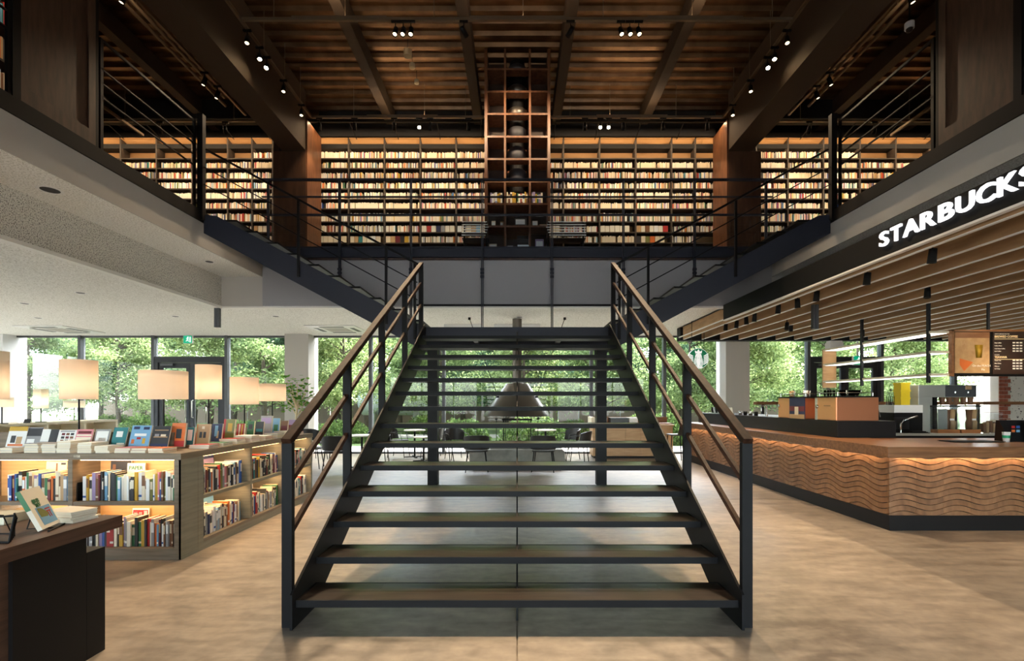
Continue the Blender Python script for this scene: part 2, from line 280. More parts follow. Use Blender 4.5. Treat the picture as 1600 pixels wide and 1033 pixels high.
# window wall: mullions every 2.05 m, panes between
mull = [-16.4, -14.37, -12.25, -10.2, -8.15, -6.02, -4.12, -2.07, 0.0, 2.07, 4.12, 6.02, 8.15, 10.2, 12.25, 13.3]
n = 0
for a, b_ in zip(mull[:-1], mull[1:]):
    door = (a, b_) in ((-10.2, -8.15), (8.15, 10.2)); n += 1
    wd = struct('window_%d' % n, MB().box(a, b_, YW - .04, YW + .06, 0, .05).box(a, b_, YW - .04, YW + .06, ZL - .05, ZL), 'frame_grey')
    if a != 0.0: MB().box(a - .03, a + .05, YW - .09, YW + .07, 0, ZL).build('mullion', 'frame_grey', wd)
    if not door: MB().box(a + .05, b_ - .03, YW, YW + .012, .05, ZL - .05).build('pane', 'pane', wd); continue
    MB().box(a + .05, b_ - .03, YW, YW + .012, 2.72, ZL - .05).build('pane', 'pane', wd)
    d = struct('door_%d' % n, MB().box(a + .05, b_ - .03, YW - .08, YW + .06, 2.56, 2.72).box(a + .05, a + .15, YW - .08, YW + .06, 0, 2.56).box(b_ - .13, b_ - .03, YW - .08, YW + .06, 0, 2.56), 'frame_dark')
    mid = (a + b_) / 2 + .01
    for q0, q1, hx in ((a + .15, mid - .005, mid - .09), (mid + .005, b_ - .13, mid + .09)):
        lf = MB().box(q0, q0 + .10, YW - .05, YW + .03, .02, 2.55).box(q1 - .10, q1, YW - .05, YW + .03, .02, 2.55).box(q0 + .1, q1 - .1, YW - .05, YW + .03, .02, .2).box(q0 + .1, q1 - .1, YW - .05, YW + .03, 2.40, 2.55).build('door_leaf', 'frame_dark', d)
        MB().box(q0 + .1, q1 - .1, YW - .01, YW, .2, 2.40).build('pane', 'pane', lf)
        MB().tube([(hx, YW - .05, 1.0), (hx, YW - .12, 1.02), (hx, YW - .12, 1.48), (hx, YW - .05, 1.5)], .014).build('pull_handle', 'steel', lf)
    MB().box(a + .25, a + .6, YW - .12, YW - .08, 2.46, 2.52).build('door_closer', 'frame_grey', d)
# brick pier and terrazzo panel on the right of the window wall
br = struct('wall_brick_pier', MB().box(13.3, 13.62, 13.36, 13.8, 0, ZL - .001), 'mortar')
for k in range(30):
    for q in range(2):
        x0 = 13.3 + (.0 if k % 2 == 0 else -.08) + q * .165
        MB().box(max(13.3, x0) + .006, min(x0 + .16, 13.62), 13.345, 13.36, .02 + k * .109, .118 + k * .109).build('brick', 'brick_red', br)
struct('wall_terrazzo', MB().box(13.62, XR, 13.4, 13.8, 0, ZL - .001), 'terrazzo'); struct('trim_5', MB().box(14.35, 14.43, 13.36, 13.4, 0, ZL - .001), 'menu_wood')
# solid wall behind the camera, glazed wall at the far left
struct('wall_front', MB().box(XL, -9, YF - .2, YF, 0, ZL).box(9, XR, YF - .2, YF, 0, ZL).box(-15.2, 15.2, YF - .2, YF, ZL, ZD + .1), 'plaster_grey')
wf = struct('window_31', MB().box(-9, 9, YF - .1, YF, 0, .1).box(-9, 9, YF - .1, YF, ZL - .12, ZL), 'frame_grey')
for k in range(9):
    x = -9 + k * 2.25; MB().box(x - .04, x + .04, YF - .1, YF, .1, ZL - .12).build('mullion', 'frame_grey', wf)
    if k < 8: MB().box(x + .04, x + 2.21, YF - .06, YF - .05, .1, ZL - .12).build('pane', 'pane', wf)
wf = struct('window_30', MB().box(XL - .1, XL, YF, YW, 0, .1).box(XL - .1, XL, YF, YW, ZL - .12, ZL), 'frame_grey')
for k in range(10):
    y = YF + .1 + k * 2.27; MB().box(XL - .1, XL, y - .04, y + .04, .1, ZL - .12).build('mullion', 'frame_grey', wf)
    if k < 9: MB().box(XL - .06, XL - .05, y + .04, y + 2.23, .1, ZL - .12).build('pane', 'pane', wf)
# ------------------------------------------------------------------ ceiling fittings of the low ceiling
for X, Y, lab in ((-11.65, 12.35, 'white ceiling air conditioner above the pale low bookcase'), (-4.55, 12.3, 'white ceiling air conditioner between the grey column and the stairs')):
    t = thing('ceiling_cassette', lab, 'air conditioner', (X, Y, ZL))
    MB().prism([(-.62, -.62), (.62, -.62), (.62, .62), (-.62, .62)], 'z', -.025, 0).xform(Matrix.Translation((X, Y, ZL))).build('panel', 'white_plastic', t, .01); pnl = children(t)[0]
    MB().box(X - .28, X + .28, Y - .28, Y + .28, ZL - .032, ZL - .025).build('intake_grille', 'plaster_grey', pnl)
    for dx, dy, a, b_ in ((0, -.45, .3, .05), (0, .45, .3, .05), (-.45, 0, .05, .3), (.45, 0, .05, .3)): MB().box(X + dx - a, X + dx + a, Y + dy - b_, Y + dy + b_, ZL - .03, ZL - .025).build('air_slot', 'frame_dark', pnl)
dl = None
for X, Y, Z, r in ((-5.36, 5.55, ZS, .09), (-5.34, 8.39, ZS, .06), (-7.44, 8.24, ZL, .06), (-9.3, 9.13, ZL, .06), (-7.42, 10.5, ZL, .06), (-5.24, 10.5, ZL, .06), (-10.6, 10.7, ZL, .06), (0.05, 10.6, ZL, .06), (-1.7, 12.1, ZL, .06), (1.75, 12.1, ZL, .06), (2.6, 11.0, ZL, .06)):
    t = thing('downlight', 'round recessed downlight with a white ring in the ' + ('raised soffit by the void' if Z == ZS else 'speckled low ceiling'), 'downlight', (X, Y, Z), 'downlights in the ' + ('raised soffit' if Z == ZS else 'low ceiling'))
    MB().lathe([(r, -.001), (r + .02, -.006), (r + .035, 0)], (X, Y, Z), 20).build('ring', 'white_plastic', t); MB().cyl((X, Y), r, Z - .003, Z - .001, 20).build('lamp_recess', 'frame_dark', t)
for x0, x1, lab in ((-.55, .55, 'wide white light panel on the ceiling above the fireplace flue'), (-1.75, -.85, 'white light panel on the ceiling beside the wide one over the fireplace'), ):
    t = thing('ceiling_light_panel', lab, 'ceiling light', ((x0 + x1) / 2, 10.2, ZL)); Y0 = 11.55
    MB().box(x0, x1, Y0, Y0 + 1.3, ZL - .08, ZL).build('housing', 'white_plastic', t); MB().box(x0 + .02, x1 - .02, Y0 + .02, Y0 + 1.28, ZL - .085, ZL - .08).build('diffuser', 'led_white', t)
def exit_sign(X, Y, Z, lab, drop=0.0):
    Z -= drop
    t = thing('exit_sign', lab, 'exit sign', (X, Y, Z)); MB().box(X - .12, X + .12, Y - .03, Y + .03, Z - .24, Z - .02).build('housing', 'white_plastic', t)
    gp = MB().box(X - .115, X + .115, Y - .035, Y - .03, Z - .235, Z - .025).build('green_panel', 'green_sign', t); MB().box(X - .02, X + .02, Y - .01, Y + .01, Z - .02, Z + drop).build('stem', 'white_plastic', t)
    m = MB(); z = Z - .13
    m.cyl((X + .01, 0), .014, z + .045, z + .07, 10); m.v = [(a, Y - .037 if True else b_, c) for a, b_, c in m.v]
    m.bar((X + .005, Y - .037, z + .045), (X - .005, Y - .037, z - .01), .002, .03).bar((X - .005, Y - .037, z - .01), (X + .035, Y - .037, z - .06), .002, .014).bar((X - .005, Y - .037, z - .01), (X - .045, Y - .037, z - .055), .002, .014).bar((X, Y - .037, z + .035), (X + .04, Y - .037, z + .0), .002, .011).bar((X, Y - .037, z + .035), (X - .04, Y - .037, z + .02), .002, .011)
    m.box(X + .055, X + .085, Y - .038, Y - .036, z - .075, z + .07)
    m.build('running_figure', 'white_sign', gp)
exit_sign(PX(294.5, 13.4), 13.4, ZL, 'green running man exit sign above the double glass door by the bookshelves')
exit_sign(PX(1340, 12.12), 12.12, 2.98, 'green running man exit sign seen behind the cafe wall shelves', .36)
# ================================================================== MAIN STAIRCASE
RI, GO, Y1, HW = .175, .320, 3.112, 1.425
st = thing('main_staircase', 'wide open-riser staircase of black steel with dark wooden treads', 'staircase', (0, Y1, 0))
for sx in (-1, 1):      # plate stringers
    a = HW + .004; b_ = a + .016
    p = [(Y1 - .03, 0), (Y1 + .42, 0), (Y1 + 13.9 * GO, 2.27), (Y1 + 13.9 * GO, 2.62), (Y1 - .03, .215)]
    p = [(Y1 - .04, 0), (Y1 + .30, 0), (Y1 + 14 * GO + .02, 2.26), (Y1 + 14 * GO + .02, 2.66), (Y1 + 14 * GO - .09, 2.66), (Y1 - .04, .225)]
    MB().prism(p, 'x', sx * a, sx * b_).build('stringer', 'steel_black', st)
MB().prism([(Y1 + .10, 0), (Y1 + .34, 0), (Y1 + 14 * GO, 2.28), (Y1 + 14 * GO, 2.56), (Y1 + .10, .12)], 'x', -.006, .006).build('centre_stringer', 'steel_black', st)
# tread = steel pan with planks on top
pan = MB().box(-HW, HW, 0, .012, -.046, 0).box(-HW, HW, .012, .30, -.046, -.022).box(-HW, HW, .30, .312, -.046, 0)
pan.box(-HW, -HW + .012, .012, .30, -.022, 0).box(HW - .012, HW, .012, .30, -.022, 0)
panme = pan.mesh('tread_pan', 'steel_black')
spans = {0: [(-HW + .013, HW - .013)], 1: [(-HW + .013, -.93), (-.928, .975), (.977, HW - .013)], 2: [(-HW + .013, -1.0), (-.998, .62), (.622, HW - .013)]}
pk = {}
for k, sp in spans.items():
    for q, (x0, x1) in enumerate(sp):
        y0, y1 = (.013, .155) if k == 0 else (.157, .299)
        pk[k, q] = MB().box(x0, x1, y0, y1, -.021, -.001).mesh('plank', 'tread_wood')
for i in range(14):
    t = link('tread', panme, st, (0, i * GO, RI * (i + 1)))
    for k, q in [(0, 0)] + [(1 + i % 2, j) for j in range(3)]: link('plank', pk[k, q], t)
XP = 1.482
ypost = [3.13, 4.22, 5.30, 6.38, 7.46]
zr = lambda Y: 1.235 + (Y - 3.13) * RI / GO       # handrail top
for sx in (-1, 1):
    for i, Y in enumerate(ypost):
        zb = 0 if i == 0 else max(0, (Y - Y1) * RI / GO + .0)
        MB().box(sx * (XP - .033), sx * (XP + .033), Y - .02, Y + .02, zb, zr(Y) - .045).build('post', 'steel_black', st)
    x = sx * XP
    MB().bar((x, 3.10, zr(3.10) - .02), (x, 7.49, zr(7.49) - .02), .062, .036).build('handrail', 'handrail_wood', st, .004)
    MB().bar((x, 3.13, zr(3.13) - .05), (x, 7.46, zr(7.46) - .05), .05, .018).build('rail_support', 'steel_black', st)
    for off in (.315, .65):
        for i in range(4):
            ya, yb = ypost[i] + .02, ypost[i + 1] - .02
            MB().bar((x, ya, zr(ya) - off), (x, yb, zr(yb) - off), .028, .036).build('mid_rail', 'rail_wood', st)
# landing
YL, ZLAND, HWL = Y1 + 14 * GO, RI * 15, 1.46
ld = thing('stair_landing', 'dark steel stair landing carried on two black posts', 'landing', (0, 8.5, 0))
MB().box(-HWL, HWL, YL, 9.25, ZLAND - .03, ZLAND).build('deck_plate', 'steel_blue', ld)
MB().box(-HWL, HWL, YL - .01, YL + .05, ZLAND - .19, ZLAND).build('front_beam', 'steel_blue', ld); MB().box(-HWL, HWL, 9.19, 9.25, ZLAND - .19, ZLAND).build('rear_beam', 'steel_blue', ld)
for x in (-.7, .7): MB().box(x - .04, x + .04, YL + .05, 9.19, ZLAND - .15, ZLAND - .03).build('joist', 'steel_blue', ld)
MB().box(-1.6, 1.6, 8.44, 8.58, ZLAND - .19, ZLAND - .05).build('cross_beam', 'steel_blue', ld)
for sx in (-1, 1): MB().box(sx * 1.39, sx * 1.56, 8.42, 8.60, 0, ZLAND - .19).build('post', 'steel_black', ld)
# two flights to the sides
for sx, word in ((-1, 'above the bookshelves'), (1, 'above the cafe counter')):
    ft = thing('side_stair_flight', 'dark steel stair flight rising from the landing to the upper floor ' + word, 'staircase', (sx * 1.5, 8.4, ZLAND))
    zt = lambda X: ZLAND + (abs(X) - 1.487) * .541       # nosing line
    for Ya, Yb in ((YL, YL + .03), (9.20, 9.23)):
        xs = [1.47, 1.6, 4.89, 4.93]
        top = [(sx * 1.47, zt(1.47) + .02), (sx * 4.72, zt(4.72)), (sx * 4.92, zt(4.72) + .02), (sx * 4.92, zt(4.90) - .37), (sx * 1.47, zt(1.47) - .35)]
        MB().prism(top, 'y', Ya, Yb).build('stringer', 'steel_blue', ft)
    for k in range(10):
        xk = 1.50 + k * .325; MB().box(sx * xk, sx * (xk + .34), YL + .03, 9.20, ZLAND + RI * (k + 1) - .03 - .05, ZLAND + RI * (k + 1) - .05).build('tread', 'steel_black', ft)
    hr = lambda X: zt(X) + .945
    for Yr in (YL - .03,):
        near = Yr < 8
        MB().bar((sx * 1.50, Yr, hr(1.50)), (sx * 4.86, Yr, hr(4.86)), .04, .03).build('handrail', 'steel_black', ft)
        for off in (.29, .56): MB().bar((sx * 1.56, Yr, hr(1.56) - off), (sx * 4.9, Yr, hr(4.9) - off), .014, .016).build('mid_rail', 'steel_black', ft)
        for X in ((1.60, 2.05, 3.42) if near else (1.6,)): MB().box(sx * (X - .018), sx * (X + .018), Yr - .012, Yr + .018, zt(X) - .26, hr(X)).build('baluster', 'steel_black', ft)
    MB().box(sx * 4.90, sx * 4.985, YL - .06, YL + .02, ZF - .12, 5.95).build('newel_post', 'steel_black', ft)
# gallery railing with hanger bars down to the landing and flights
gr = thing('gallery_railing', 'dark steel railing with long hanger bars along the front of the back gallery', 'railing', (0, YG, ZF))
for X in (-3.41, -2.04, -.67, .67, 2.04, 3.41):
    zb = ZLAND if abs(X) < 1.4 else ZLAND + (abs(X) - 1.487) * .541 - .2
    MB().box(X - .022, X - .006, YG - .13, YG - .09, zb, 5.72).box(X + .006, X + .022, YG - .13, YG - .09, zb, 5.72).build('hanger_bar', 'steel_blue', gr); hb = m_ = [c for c in children(gr) if c.name.startswith('hanger_bar')][-1]
    m = MB()
    for z in (3.86, 3.93, 4.0): m.tube([(X - .035, YG - .11, z), (X + .035, YG - .11, z)], .026, 8)
    m.build('bolt', 'steel_blue', hb)
for X in (-4.78, 4.78): MB().box(X - .02, X + .02, YG - .13, YG - .09, ZF, 5.72).build('baluster', 'steel_blue', gr)
for z, hgt in ((5.74, .04), (5.40, .02), (5.06, .03)): MB().box(-4.9, 4.9, YG - .135, YG - .085, z - hgt, z).build('rail', 'steel_blue', gr)
for k in range(7):
    xs = [-4.78, -3.41, -2.04, -.67, .67, 2.04, 3.41, 4.78]; MB().box(xs[k] + .04, xs[k + 1] - .04, YG - .075, YG - .065, ZF + .04, 5.03).build('glass_pane', 'rail_glass', gr)
# railings of the side floors
for sx, word in ((-1, 'over the bookshelf side'), (1, 'over the cafe side')):
    rr = thing('floor_edge_railing', 'black steel railing along the upper floor edge ' + word, 'railing', (sx * 5.0, 4, ZF))
    for (ya, yb) in ((5.80, YL - .07), (1.2, 4.78)):
        for z, q in ((5.83, .03), (5.47, .016), (5.30, .014), (5.13, .016)): MB().box(sx * 4.995, sx * 5.02, ya, yb, z - q, z).build('rail', 'steel_black', rr)
        MB().box(sx * 4.965, sx * 4.97, ya, yb, ZF - .05, ZF - .03).build('base_strip', 'steel', rr)
        for k in ((0, 2) if yb > 5 else (0, 3)):
            Y = ya + .02 + k * ((yb - ya - .04) / (2 if yb > 5 else 3)); MB().box(sx * 4.995, sx * 5.025, Y - .02, Y + .02, ZF + .03, 5.80).build('baluster', 'steel_black', rr)
# ================================================================== UPPER BOOKCASES
YB = 12.0
SHZ = [7.508, 7.262, 7.003, 6.756, 6.503, 6.257, 5.935, 5.673, 5.411, 5.15, 4.89, 4.63]
secs = [('tall dark bookcase wall at the far end of the bookshelf-side upper wing', [75, 131, 188, 244, 300, 355.5, 393.5, 426], 'L'),
        ('tall dark bookcase wall of the back gallery between the clad column and the chimney tower, bookshelf side', [488, 544.5, 600.5, 656.5, 712.5, 768.5], 'ML'),
        ('tall dark bookcase wall of the back gallery between the chimney tower and the clad column, cafe side', [824, 880.5, 937, 993.5, 1049.5, 1086.5, 1125], 'MR'),
        ('tall dark bookcase wall at the far end of the cafe-side upper wing', [1182, 1231.5, 1287, 1344, 1400, 1457, 1513], 'R')]
stuffb = MB(); BK = list(BOOKC); bw = [30, 26, 14, 4, 3, 3, 4, 2, 4, 4, 4, 8, 2, 2, 2, 3, 3, 2, 3, 2]
rnd = random.Random(3)
unit_sh = {}
for lab, xs, code in secs:
    X = [PX(x, YB) for x in xs]; t = thing('bookcase_wall', lab, 'bookcase', ((X[0] + X[-1]) / 2, YB + .15, ZF))
    MB().box(X[0], X[-1], YB + .28, YB + .30, ZF, 7.99).build('back_panel', 'shelf_back', t)
    for x in X: MB().box(x - .018, x + .018, YB, YB + .28, ZF, 7.99).build('upright', 'shelf_dark', t)
    for i in range(len(X) - 1):
        a, b_ = X[i] + .018, X[i + 1] - .018
        for z in SHZ: MB().box(a, b_, YB + .005, YB + .28, z - .028, z).build('shelf', 'shelf_dark', t)
        MB().box(a, b_, YB - .004, YB + .28, 7.77, 7.85).box(a, b_, YB - .004, YB + .012, 7.74, 7.77).build('shelf', 'matte_black', t)
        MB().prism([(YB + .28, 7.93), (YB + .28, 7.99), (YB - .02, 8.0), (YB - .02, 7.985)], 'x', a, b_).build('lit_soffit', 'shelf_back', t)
        MB().box(a, b_, YB + .013, YB + .03, 7.755, 7.769).build('led_strip', 'led', t); MB().box(a, b_, YB + .02, YB + .04, 7.852, 7.862).build('led_strip', 'led', t)
        for q, z in enumerate(SHZ[:10]):
            if q == 0 and ((code == 'MR') or (code == 'L' and i < 6) or (code == 'R' and i > 2)): continue
            top = ([7.77] + SHZ)[q] - .03; room = top - z
            if code in 'LR' and len(code) == 1 and q == 8: pass
            face = q in (7, 8) and rnd.random() < .35
            if rnd.random() < .03 and q > 3: continue
            x = a + .01; base_h = room * rnd.uniform(.62, .72)
            mono = rnd.choice(BK[:2]) if rnd.random() < .25 else None
            while x < b_ - .03:
                if face: th = rnd.uniform(.10, .13); hgt = room * .72
                else: th = rnd.choice((.012, .015, .018, .02, .024, .028)); hgt = base_h * rnd.uniform(.9, 1.1)
                if x + th > b_ - .01: break
                c = rnd.choices(range(len(BK)), bw)[0] if mono is None or rnd.random() < .12 else BK.index(mono)
                yo = YB + .03 + rnd.uniform(0, .02); stuffb.box(x, x + th - (.0015 if not face else .012), yo, yo + (.10 if not face else .02), z + .001, z + hgt, c)
                x += th
                if not face and rnd.random() < .02: x += .05
o = stuffb.build('book_rows', ['book ' + k for k in BK]); o['kind'] = 'stuff'; tag(o, 'long rows of small mostly cream paperbacks filling the tall upper bookcases', 'books')
for code, a, b_, pw in (('L', PX(75, YB), PX(426, YB), 80), ('ML', PX(488, YB), PX(757, YB), 60), ('MR', PX(862, YB), PX(1125, YB), 60), ('R', PX(1182, YB), PX(1513, YB), 80)):
    t = thing('shelf_light_bar', 'slim warm light bar mounted above the tall bookcase, ' + {'L': 'bookshelf-side wing', 'ML': 'back gallery left of the chimney tower', 'MR': 'back gallery right of the chimney tower', 'R': 'cafe-side wing'}[code], 'light bar', ((a + b_) / 2, 11.45, 8.06))
    MB().box(a + .05, b_ - .05, 11.40, 11.46, 8.06, 8.10).build('housing', 'matte_black', t)
    for k in range(int((b_ - a) / .9) + 1):
        x = a + .06 + k * (b_ - a - .12) / int((b_ - a) / .9); MB().bar((x, 11.43, 8.10), (x, YB + .02, 7.98), .016, .02).build('bracket_arm', 'matte_black', t)
    area('shelf_cavity', ((a + b_) / 2, YB + .035, 7.745), ((a + b_) / 2, YB + .28, 7.60), b_ - a - .1, .01, 5, (1, .76, .50)); area('shelf_cove', ((a + b_) / 2, YB + .03, 7.87), ((a + b_) / 2, YB + .20, 7.96), b_ - a - .1, .01, 3.5, (1, .76, .50))
    area('shelf_wash', ((a + b_) / 2, 11.44, 8.05), ((a + b_) / 2, 12.05, 6.2), b_ - a - .1, .05, pw * .68, (1, .70, .42))
# ------------------------------------------------------------------ chimney tower
TY0, TY1 = 9.85, 11.35; T = lambda x: PX(x, TY0)
t = thing('chimney_shelf_tower', 'tall reddish-brown shelf tower of open cells built around the fireplace flue', 'shelf tower', (0, 10.6, ZF))
ux = [(757, 761.5), (787.5, 790.5), (826.5, 829.5), (855.5, 860)]
for a, b_ in ux: MB().box(T(a), T(b_), TY0, TY1, ZF, ZD - .005).build('upright', 'tower_wood', t)
TZ = [PZ(y, TY0) for y in (108, 143, 178, 213.5, 248.5, 283.5, 318.5, 353.5, 388)]
for z in TZ:
    for (a0, a1), (b0, b1) in zip(ux[:-1], ux[1:]):
        if (a0, b0) == (787.5, 826.5) and z > 5.6:
            MB().box(T(a1), T(b0), TY0, TY0 + .20, z - .02, z + .02).build('shelf', 'tower_wood', t)
        else: MB().box(T(a1), T(b0), TY0, TY1 - .02, z - .02, z + .02).build('shelf', 'tower_wood', t)
for (a0, a1), (b0, b1) in zip(ux[:-1], ux[1:]):
    mid = a0 == 787.5
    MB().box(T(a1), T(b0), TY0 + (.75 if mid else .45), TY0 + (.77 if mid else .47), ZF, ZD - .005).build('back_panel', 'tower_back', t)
fx, fy = 0.0, 10.85
fl_ = thing('fireplace_hood', 'large conical grey metal fireplace hood hanging on cables behind the stairs', 'fireplace hood', (fx, fy, 1.14))
MB().lathe([(.75, 1.14), (.745, 1.17), (.42, 1.62), (.25, 1.86), (.12, 1.88), (.118, 1.88), (.24, 1.84), (.41, 1.60), (.73, 1.15), (.75, 1.14)], (fx, fy, 0), 40).build('cone', 'hood_metal', fl_)
MB().cyl((fx, fy), .105, 1.87, ZL, 24).build('flue_pipe', 'hood_metal', fl_); MB().cyl((fx, fy), .125, 2.28, 2.32, 24).build('flue_collar', 'hood_metal', fl_)
for a in (-1, 1):
    MB().tube([(fx + a * .44, fy - .1, 1.60), (fx + a * 1.05, fy - .2, ZL - .02)], .008, 6).build('cable', 'steel_black', fl_); MB().cyl((fx + a * 1.05, fy - .2), .03, ZL - .05, ZL, 12).build('cable_anchor', 'steel_black', fl_)
    MB().tube([(fx + a * .40, fy - .40, 1.56), (fx + a * .44, fy - .44, 1.56)], .02, 8).build('bolt', 'matte_black', fl_)
ud = thing('chimney_flue', 'flue of black and grey drum sections inside the shelf tower', 'flue', (fx, fy - .3, ZF))
FY = TY0 + .45
for i, (yc, hh, m_) in enumerate(((102, 10, 'book charcoal'), (136, 13, 'hood_metal'), (171, 13, 'hood_metal'), (204, 17, 'book charcoal'), (238, 20, 'book charcoal'), (272, 20, 'book charcoal'))):
    z0 = PZ(yc + hh / 2 + 1, TY0 + .25); z1 = PZ(yc - hh / 2, TY0 + .25); r = .20
    MB().lathe([(.001, z0), (r, z0), (r, z1 - .03), (r * .86, z1), (.001, z1)], (fx, FY, 0), 28).build('drum_section', m_, ud); dsec = [c for c in children(ud) if c.name.startswith('drum_section')][-1]
    for a in (-1, 1): MB().box(fx + a * (r - .02) - .02, fx + a * (r - .02) + .02, FY - .02, FY + .02, z1 - .03, z1 + .01).build('clamp', 'copper', dsec)
MB().cyl((fx, FY), .16, 5.62, ZD - .01, 24).build('flue_pipe', 'matte_black', ud)
fp = thing('fire_pit', 'low stone fire pit plinth with a black firewood frame under the conical hood', 'fireplace', (fx, 11.0, 0))
MB().prism([(-1.05 + .25 * (1 - math.cos(a)), 0) for a in (0,)] + [(-1.05, .0), (1.05, .0), (1.05, .36), (.98, .40), (-.98, .40), (-1.05, .36)], 'y', 10.62, 11.6).build('plinth', 'stone', fp)
MB().box(-.6, .6, 10.75, 11.45, .40, .44).build('hearth_slab', 'stone', fp)
for a in (-1, 1):
    MB().box(fx + a * .30 - .012, fx + a * .30 + .012, 10.70, 10.72, .44, 1.06).box(fx + a * .26 - .008, fx + a * .26 + .008, 10.70, 10.72, .44, 1.06).build('frame_upright', 'matte_black', fp)
    MB().box(fx + a * .46 - .006, fx + a * .46 + .006, 10.70, 10.72, .44, 1.09).build('tool_rod', 'matte_black', fp); MB().box(fx + a * .46 - .03, fx + a * .46 + .03, 10.69, 10.72, 1.06, 1.09).build('tool_grip', 'matte_black', fp)
MB().box(-.34, .34, 10.70, 10.73, 1.04, 1.065).build('frame_top', 'matte_black', fp); MB().box(-.34, .34, 11.2, 11.23, 1.04, 1.065).build('frame_top', 'matte_black', fp)
# books and displays in the tower, stripes of the slatted loungers
def unit_book(cname, band):
    m = MB()
    def q(z0, z1, mi): m.add([(0, 0, z0), (1, 0, z0), (1, 0, z1), (0, 0, z1)], [(0, 1, 2, 3)], mi)
    for z0, z1, mi in ((0, .12, 0), (.12, .2, 1 if band == 2 else 0), (.2, .5, 0), (.5, .86, 1 if band == 1 else 0), (.86, 1, 0)): q(z0, z1, mi)
    m.add([(0, 0, 0), (0, 1, 0), (0, 1, 1), (0, 0, 1)], [(0, 1, 2, 3)], 0).add([(1, 0, 0), (1, 1, 0), (1, 1, 1), (1, 0, 1)], [(0, 3, 2, 1)], 0)
    m.add([(0, 0, 1), (1, 0, 1), (1, 1, 1), (0, 1, 1)], [(0, 1, 2, 3)], 2).add([(0, 0, 0), (1, 0, 0), (1, 1, 0), (0, 1, 0)], [(0, 3, 2, 1)], 2).add([(0, 1, 0), (1, 1, 0), (1, 1, 1), (0, 1, 1)], [(0, 3, 2, 1)], 2)
    return m
UB = {}
for c in BOOKC:
    alt = {'cream': 'brown', 'ivory': 'charcoal', 'white': 'blue', 'grey': 'white', 'charcoal': 'ivory', 'black': 'ivory', 'red': 'ivory', 'maroon': 'tan', 'orange': 'white', 'mustard': 'brown', 'brown': 'cream', 'tan': 'maroon', 'olive': 'cream', 'green': 'cream', 'teal': 'white', 'sky blue': 'white', 'blue': 'white', 'navy': 'tan', 'pink': 'white', 'lilac': 'ivory'}[c]
    UB[c, 2] = unit_book(c, 2).mesh('book', ['book ' + c, 'book ' + alt, 'paper']); UB[c, 0] = unit_book(c, 0).mesh('book', ['book ' + c, 'book ' + alt, 'paper']); UB[c, 1] = unit_book(c, 1).mesh('book', ['book ' + c, 'book ' + alt, 'paper'])
rnd = random.Random(11)
def book_row(x0, x1, y, z, ax, hmin, hmax, dmin, dmax, where, group, cols=None, wts=None, gap=.0, tmin=.014, tmax=.04, fill=1.0):
    """row of spine-out books; ax 'x': spines face -Y, running along +X; ax 'y': spines face +X, running along +Y"""
    p = x0; out = []; cols = cols or BK
    while p < x0 + (x1 - x0) * fill:
        th = rnd.uniform(tmin, tmax); hgt = rnd.uniform(hmin, hmax); dp = rnd.uniform(dmin, dmax); c = rnd.choices(cols, wts)[0] if wts else rnd.choice(cols)
        if p + th > x1: break
        o = link('book', UB[c, rnd.choice((0, 0, 1, 1, 2))])
        o.scale = (th - .001, dp, hgt); j = rnd.uniform(0, .02)
        if ax == 'x': o.location = (p, y + j, z)
        else: o.location = (y - j, p, z); o.rotation_euler = (0, 0, R(90))
        if ax == 'y': pass
        size = 'tall' if hgt > (hmin + hmax) / 2 else 'short'; thk = 'thick' if th > (tmin + tmax) / 2 else 'thin'
        tag(o, '%s %s %s book %s' % (size, thk, c, where), 'book', 'books ' + where); out.append(o); p += th + .0015
    return out
for (x0, x1, w_) in ((766, 785, 'left'), (791.5, 807, 'mid'), (808, 826, 'mid2'), (831, 850, 'right')):
    wh = {'left': 'in the left cell of the chimney tower', 'mid': 'in the middle cell of the chimney tower', 'mid2': 'at the right of the middle chimney tower cell', 'right': 'in the right cell of the chimney tower'}[w_]
    book_row(T(x0), T(x1), TY0 + .05, TZ[6] + .021, 'x', .20, .25, .15, .18, wh, None, ['cream', 'ivory', 'white', 'mustard', 'green', 'red', 'brown', 'lilac'], tmin=.02, tmax=.045)
def simple_cover(name, c, X, Y, z, wd, hg, label, rz=0, lean=12, cat='book', thick=.014, prints=(), par=None, zspine=True):
    """face-out book leaning back; origin at its lower front edge centre; prints = (u0,u1,v0,v1,colour) in cover fractions"""
    m = MB().add(*_bx(-wd / 2, wd / 2, 0, thick, 0, hg)); t = m.mesh(name, ['book ' + c]); 
    o = link(name, t, None, (X, Y, z), (R(-lean), 0, rz)); tag(o, label, cat)
    pg = MB().box(-wd / 2 + .003, wd / 2 + .0012, .002, thick - .002, -.001, hg + .0008).mesh('page_block', ['paper']); link('page_block', pg, o)
    for u0, u1, v0, v1, pc in prints:
        link('cover_print', MB().box(-wd / 2 + u0 * wd, -wd / 2 + u1 * wd, -.0012, .0005, v0 * hg, v1 * hg).mesh('cover_print', ['book ' + pc]), o)
    return o
def _bx(x0, x1, y0, y1, z0, z1):
    m = MB().box(x0, x1, y0, y1, z0, z1); return m.v, m.f
